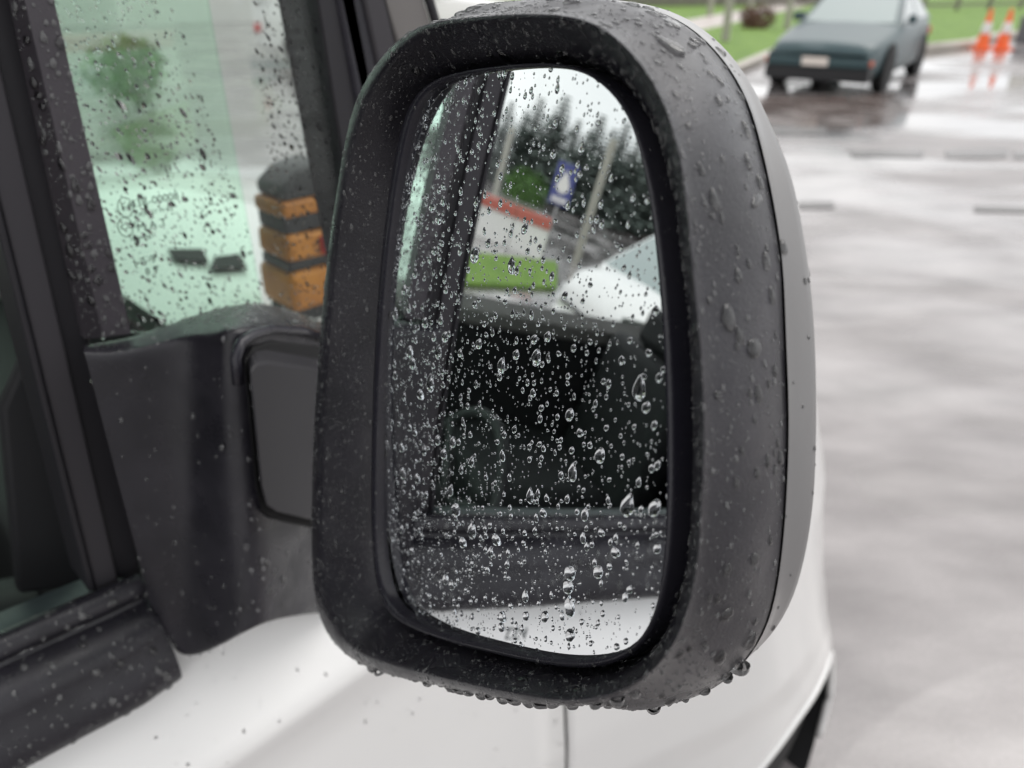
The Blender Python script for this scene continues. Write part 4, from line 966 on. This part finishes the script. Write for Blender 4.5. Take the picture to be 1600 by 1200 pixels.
scatter('mirror cover', cover, [(14, .0018, .0032, LARGE, 1.5), (220, .0006, .0018, LARGE, 1.6), (260, .0003, .0006, SMALL, 1)], lambda c, n: c.z > MC.z-.13, outward=cov_c)
# drips hanging under the housing
DRIP = [dome(95+k, a, .85, 16, 6, True, .05, .08) for k, a in enumerate((1.0, 1.25, .9))]
ring = [W(p) for p in LR[10]]; ringb = [W(p) for p in LR[-3]]
def uof(p): return (p-EYE).dot(RGT)/((p-EYE).dot(FWD))*FPX+800
for u0 in [560, 572, 590, 612, 632, 650, 664, 678, 692, 705, 718, 735, 748, 762, 778, 795, 815, 835, 862, 890, 925, 955, 985, 1020, 1050, 1085, 1120, 1150, 1176]:
    rg = ring if u0 < 1000 else ringb
    best = min(range(NA), key=lambda i: abs(uof(rg[i])-u0)+(0 if (rg[i]-MC).dot(E2) < -.07 else 1e6))
    p = rg[best]; r = random.choice([.0018, .0024, .0030, .0036]); kb = random.uniform(-.001, .003) if u0 < 1000 else random.uniform(-.002, .004)
    put('mirror housing', p-MN*kb+V((0, 0, .0008)), V((0.05, -.12, -1)), r, DRIP)
# window post, moulding, base, arm, quarter glass, door
kids = {}
for o in van.children_recursive:
    if o.type == 'MESH': kids.setdefault(o.name.split('.')[0], []).append(o)
post_o = kids['divider_post'][0]
scatter('window post', post_o, [(230, .0011, .0027, LARGE, 1.4), (500, .0004, .0009, SMALL, 1.2)], lambda c, n: 1.15 < c.z < 1.56 and n.x > .3, outward=V((XB-.012, .13, 1.4)), flat=True)
scatter('window moulding', belt, [(26, .003, .0055, BLOB, 1), (420, .0010, .0028, LARGE, 1.5), (900, .0004, .0010, SMALL, 1.2)], lambda c, n: c.y > -.30 and (n.x > .1 or n.z > .3), outward=V((XB+.0, -.1, 1.07)))
base_o = kids['mirror_base'][0]
scatter('mirror base', base_o, [(34, .0014, .0026, LARGE, 1.2), (240, .0006, .0014, LARGE, 1.4), (220, .0003, .0007, SMALL, 1.2)], lambda c, n: n.x > .1 or n.z > .2, outward=V((XB-.02, .2, 1.15)))
scatter('mirror base', base_o, [(120, .0006, .0016, LARGE, 1.5), (240, .0003, .0007, SMALL, 1.2)], lambda c, n: n.z > .6, outward=V((XB-.02, .2, 1.15)))
scatter('mirror arm', kids['arm_cover'][0], [(30, .0006, .0016, LARGE, 1.5), (120, .0003, .0006, SMALL, 1.2)], lambda c, n: n.y < -.3 or n.z > .6, flat=True, outward=kids['arm_cover'][0].matrix_world @ (sum((v.co for v in kids['arm_cover'][0].data.vertices), V((0, 0, 0)))/len(kids['arm_cover'][0].data.vertices)))
scatter('quarter window', qg, [(60, .0011, .0021, LARGE_G, 1.2), (1100, .0006, .0013, LARGE_G, 1.5), (2400, .0003, .0007, SMALL_G, 1.2)], lambda c, n: n.x > .9 and c.z < 1.56, flat=True, lift=.0002, tilt=-.45, outward=V((qx-.002, .2, 1.35)))
dp = kids['door_panel'][0]
scatter('white door', dp, [(160, .0005, .0014, LARGE, 1.5), (420, .0003, .0006, SMALL, 1.2)], lambda c, n: -.2 < c.y and c.z > .6, outward=V((-1.2, 0, .7)))
# the three hundred largest are objects of their own, the rest one mesh for each surface
ALL.sort(key=lambda a: -a[4])
mcache = {}
HOW = {'mirror glass': 'clear raindrop clinging to the reflecting mirror glass', 'mirror housing': 'raindrop on the black plastic mirror housing', 'mirror bezel': 'raindrop on the black bezel around the mirror glass',
       'mirror cover': 'raindrop on the white painted mirror cover', 'window post': 'raindrop on the black post between the side windows', 'window moulding': 'raindrop on the black moulding under the side window',
       'mirror base': 'raindrop on the black mirror base on the door', 'mirror arm': 'raindrop on the black mirror arm', 'quarter window': 'raindrop streak on the tinted quarter window', 'white door': 'raindrop on the white door below the mirror'}
# hanging and hidden ones first filtered: keep those that face the eye
big = 0; rest = {}
for key, m_, tl, k, sz in ALL:
    N_ = m_.col[2].to_3d().normalized(); p = m_.translation; vis = (EYE-p).normalized().dot(N_) > .05
    if big < 300 and vis:
        t_ = tl[k]; ck = (id(t_), OPAQUE(key)); me = mcache.get(ck)
        if me is None: me = mcache[ck] = tmesh(t_, 'raindrop', M['water_film'] if OPAQUE(key) else M['water'])
        o = bpy.data.objects.new('raindrop', me); COL.objects.link(o); o.matrix_world = m_; tag(o, HOW[key], 'raindrop', 'raindrops on the '+key); big += 1
    else: rest.setdefault(key, []).append((m_, tl[k]))
for key, lst in rest.items():
    vs, fs, n0 = [], [], 0
    for m_, (tv, tf) in lst:
        A = np.array(m_); vs.append(tv@A[:3, :3].T+A[:3, 3]); fs += [tuple(i+n0 for i in f) for f in tf]; n0 += len(tv)
    me = bpy.data.meshes.new('raindrops'); me.from_pydata(np.concatenate(vs).tolist(), [], fs); me.update(); me.polygons.foreach_set('use_smooth', [True]*len(me.polygons)); me.materials.append(M['mist_glint'] if OPAQUE(key) and key not in ('mirror cover', 'white door') else (M['water_film'] if OPAQUE(key) else M['water']))
    o = bpy.data.objects.new('raindrops', me); COL.objects.link(o); tag(o, 'fine rain beads scattered over the '+key, None, None, 'stuff')
print('drops', len(ALL), {k: len(v) for k, v in rest.items()})
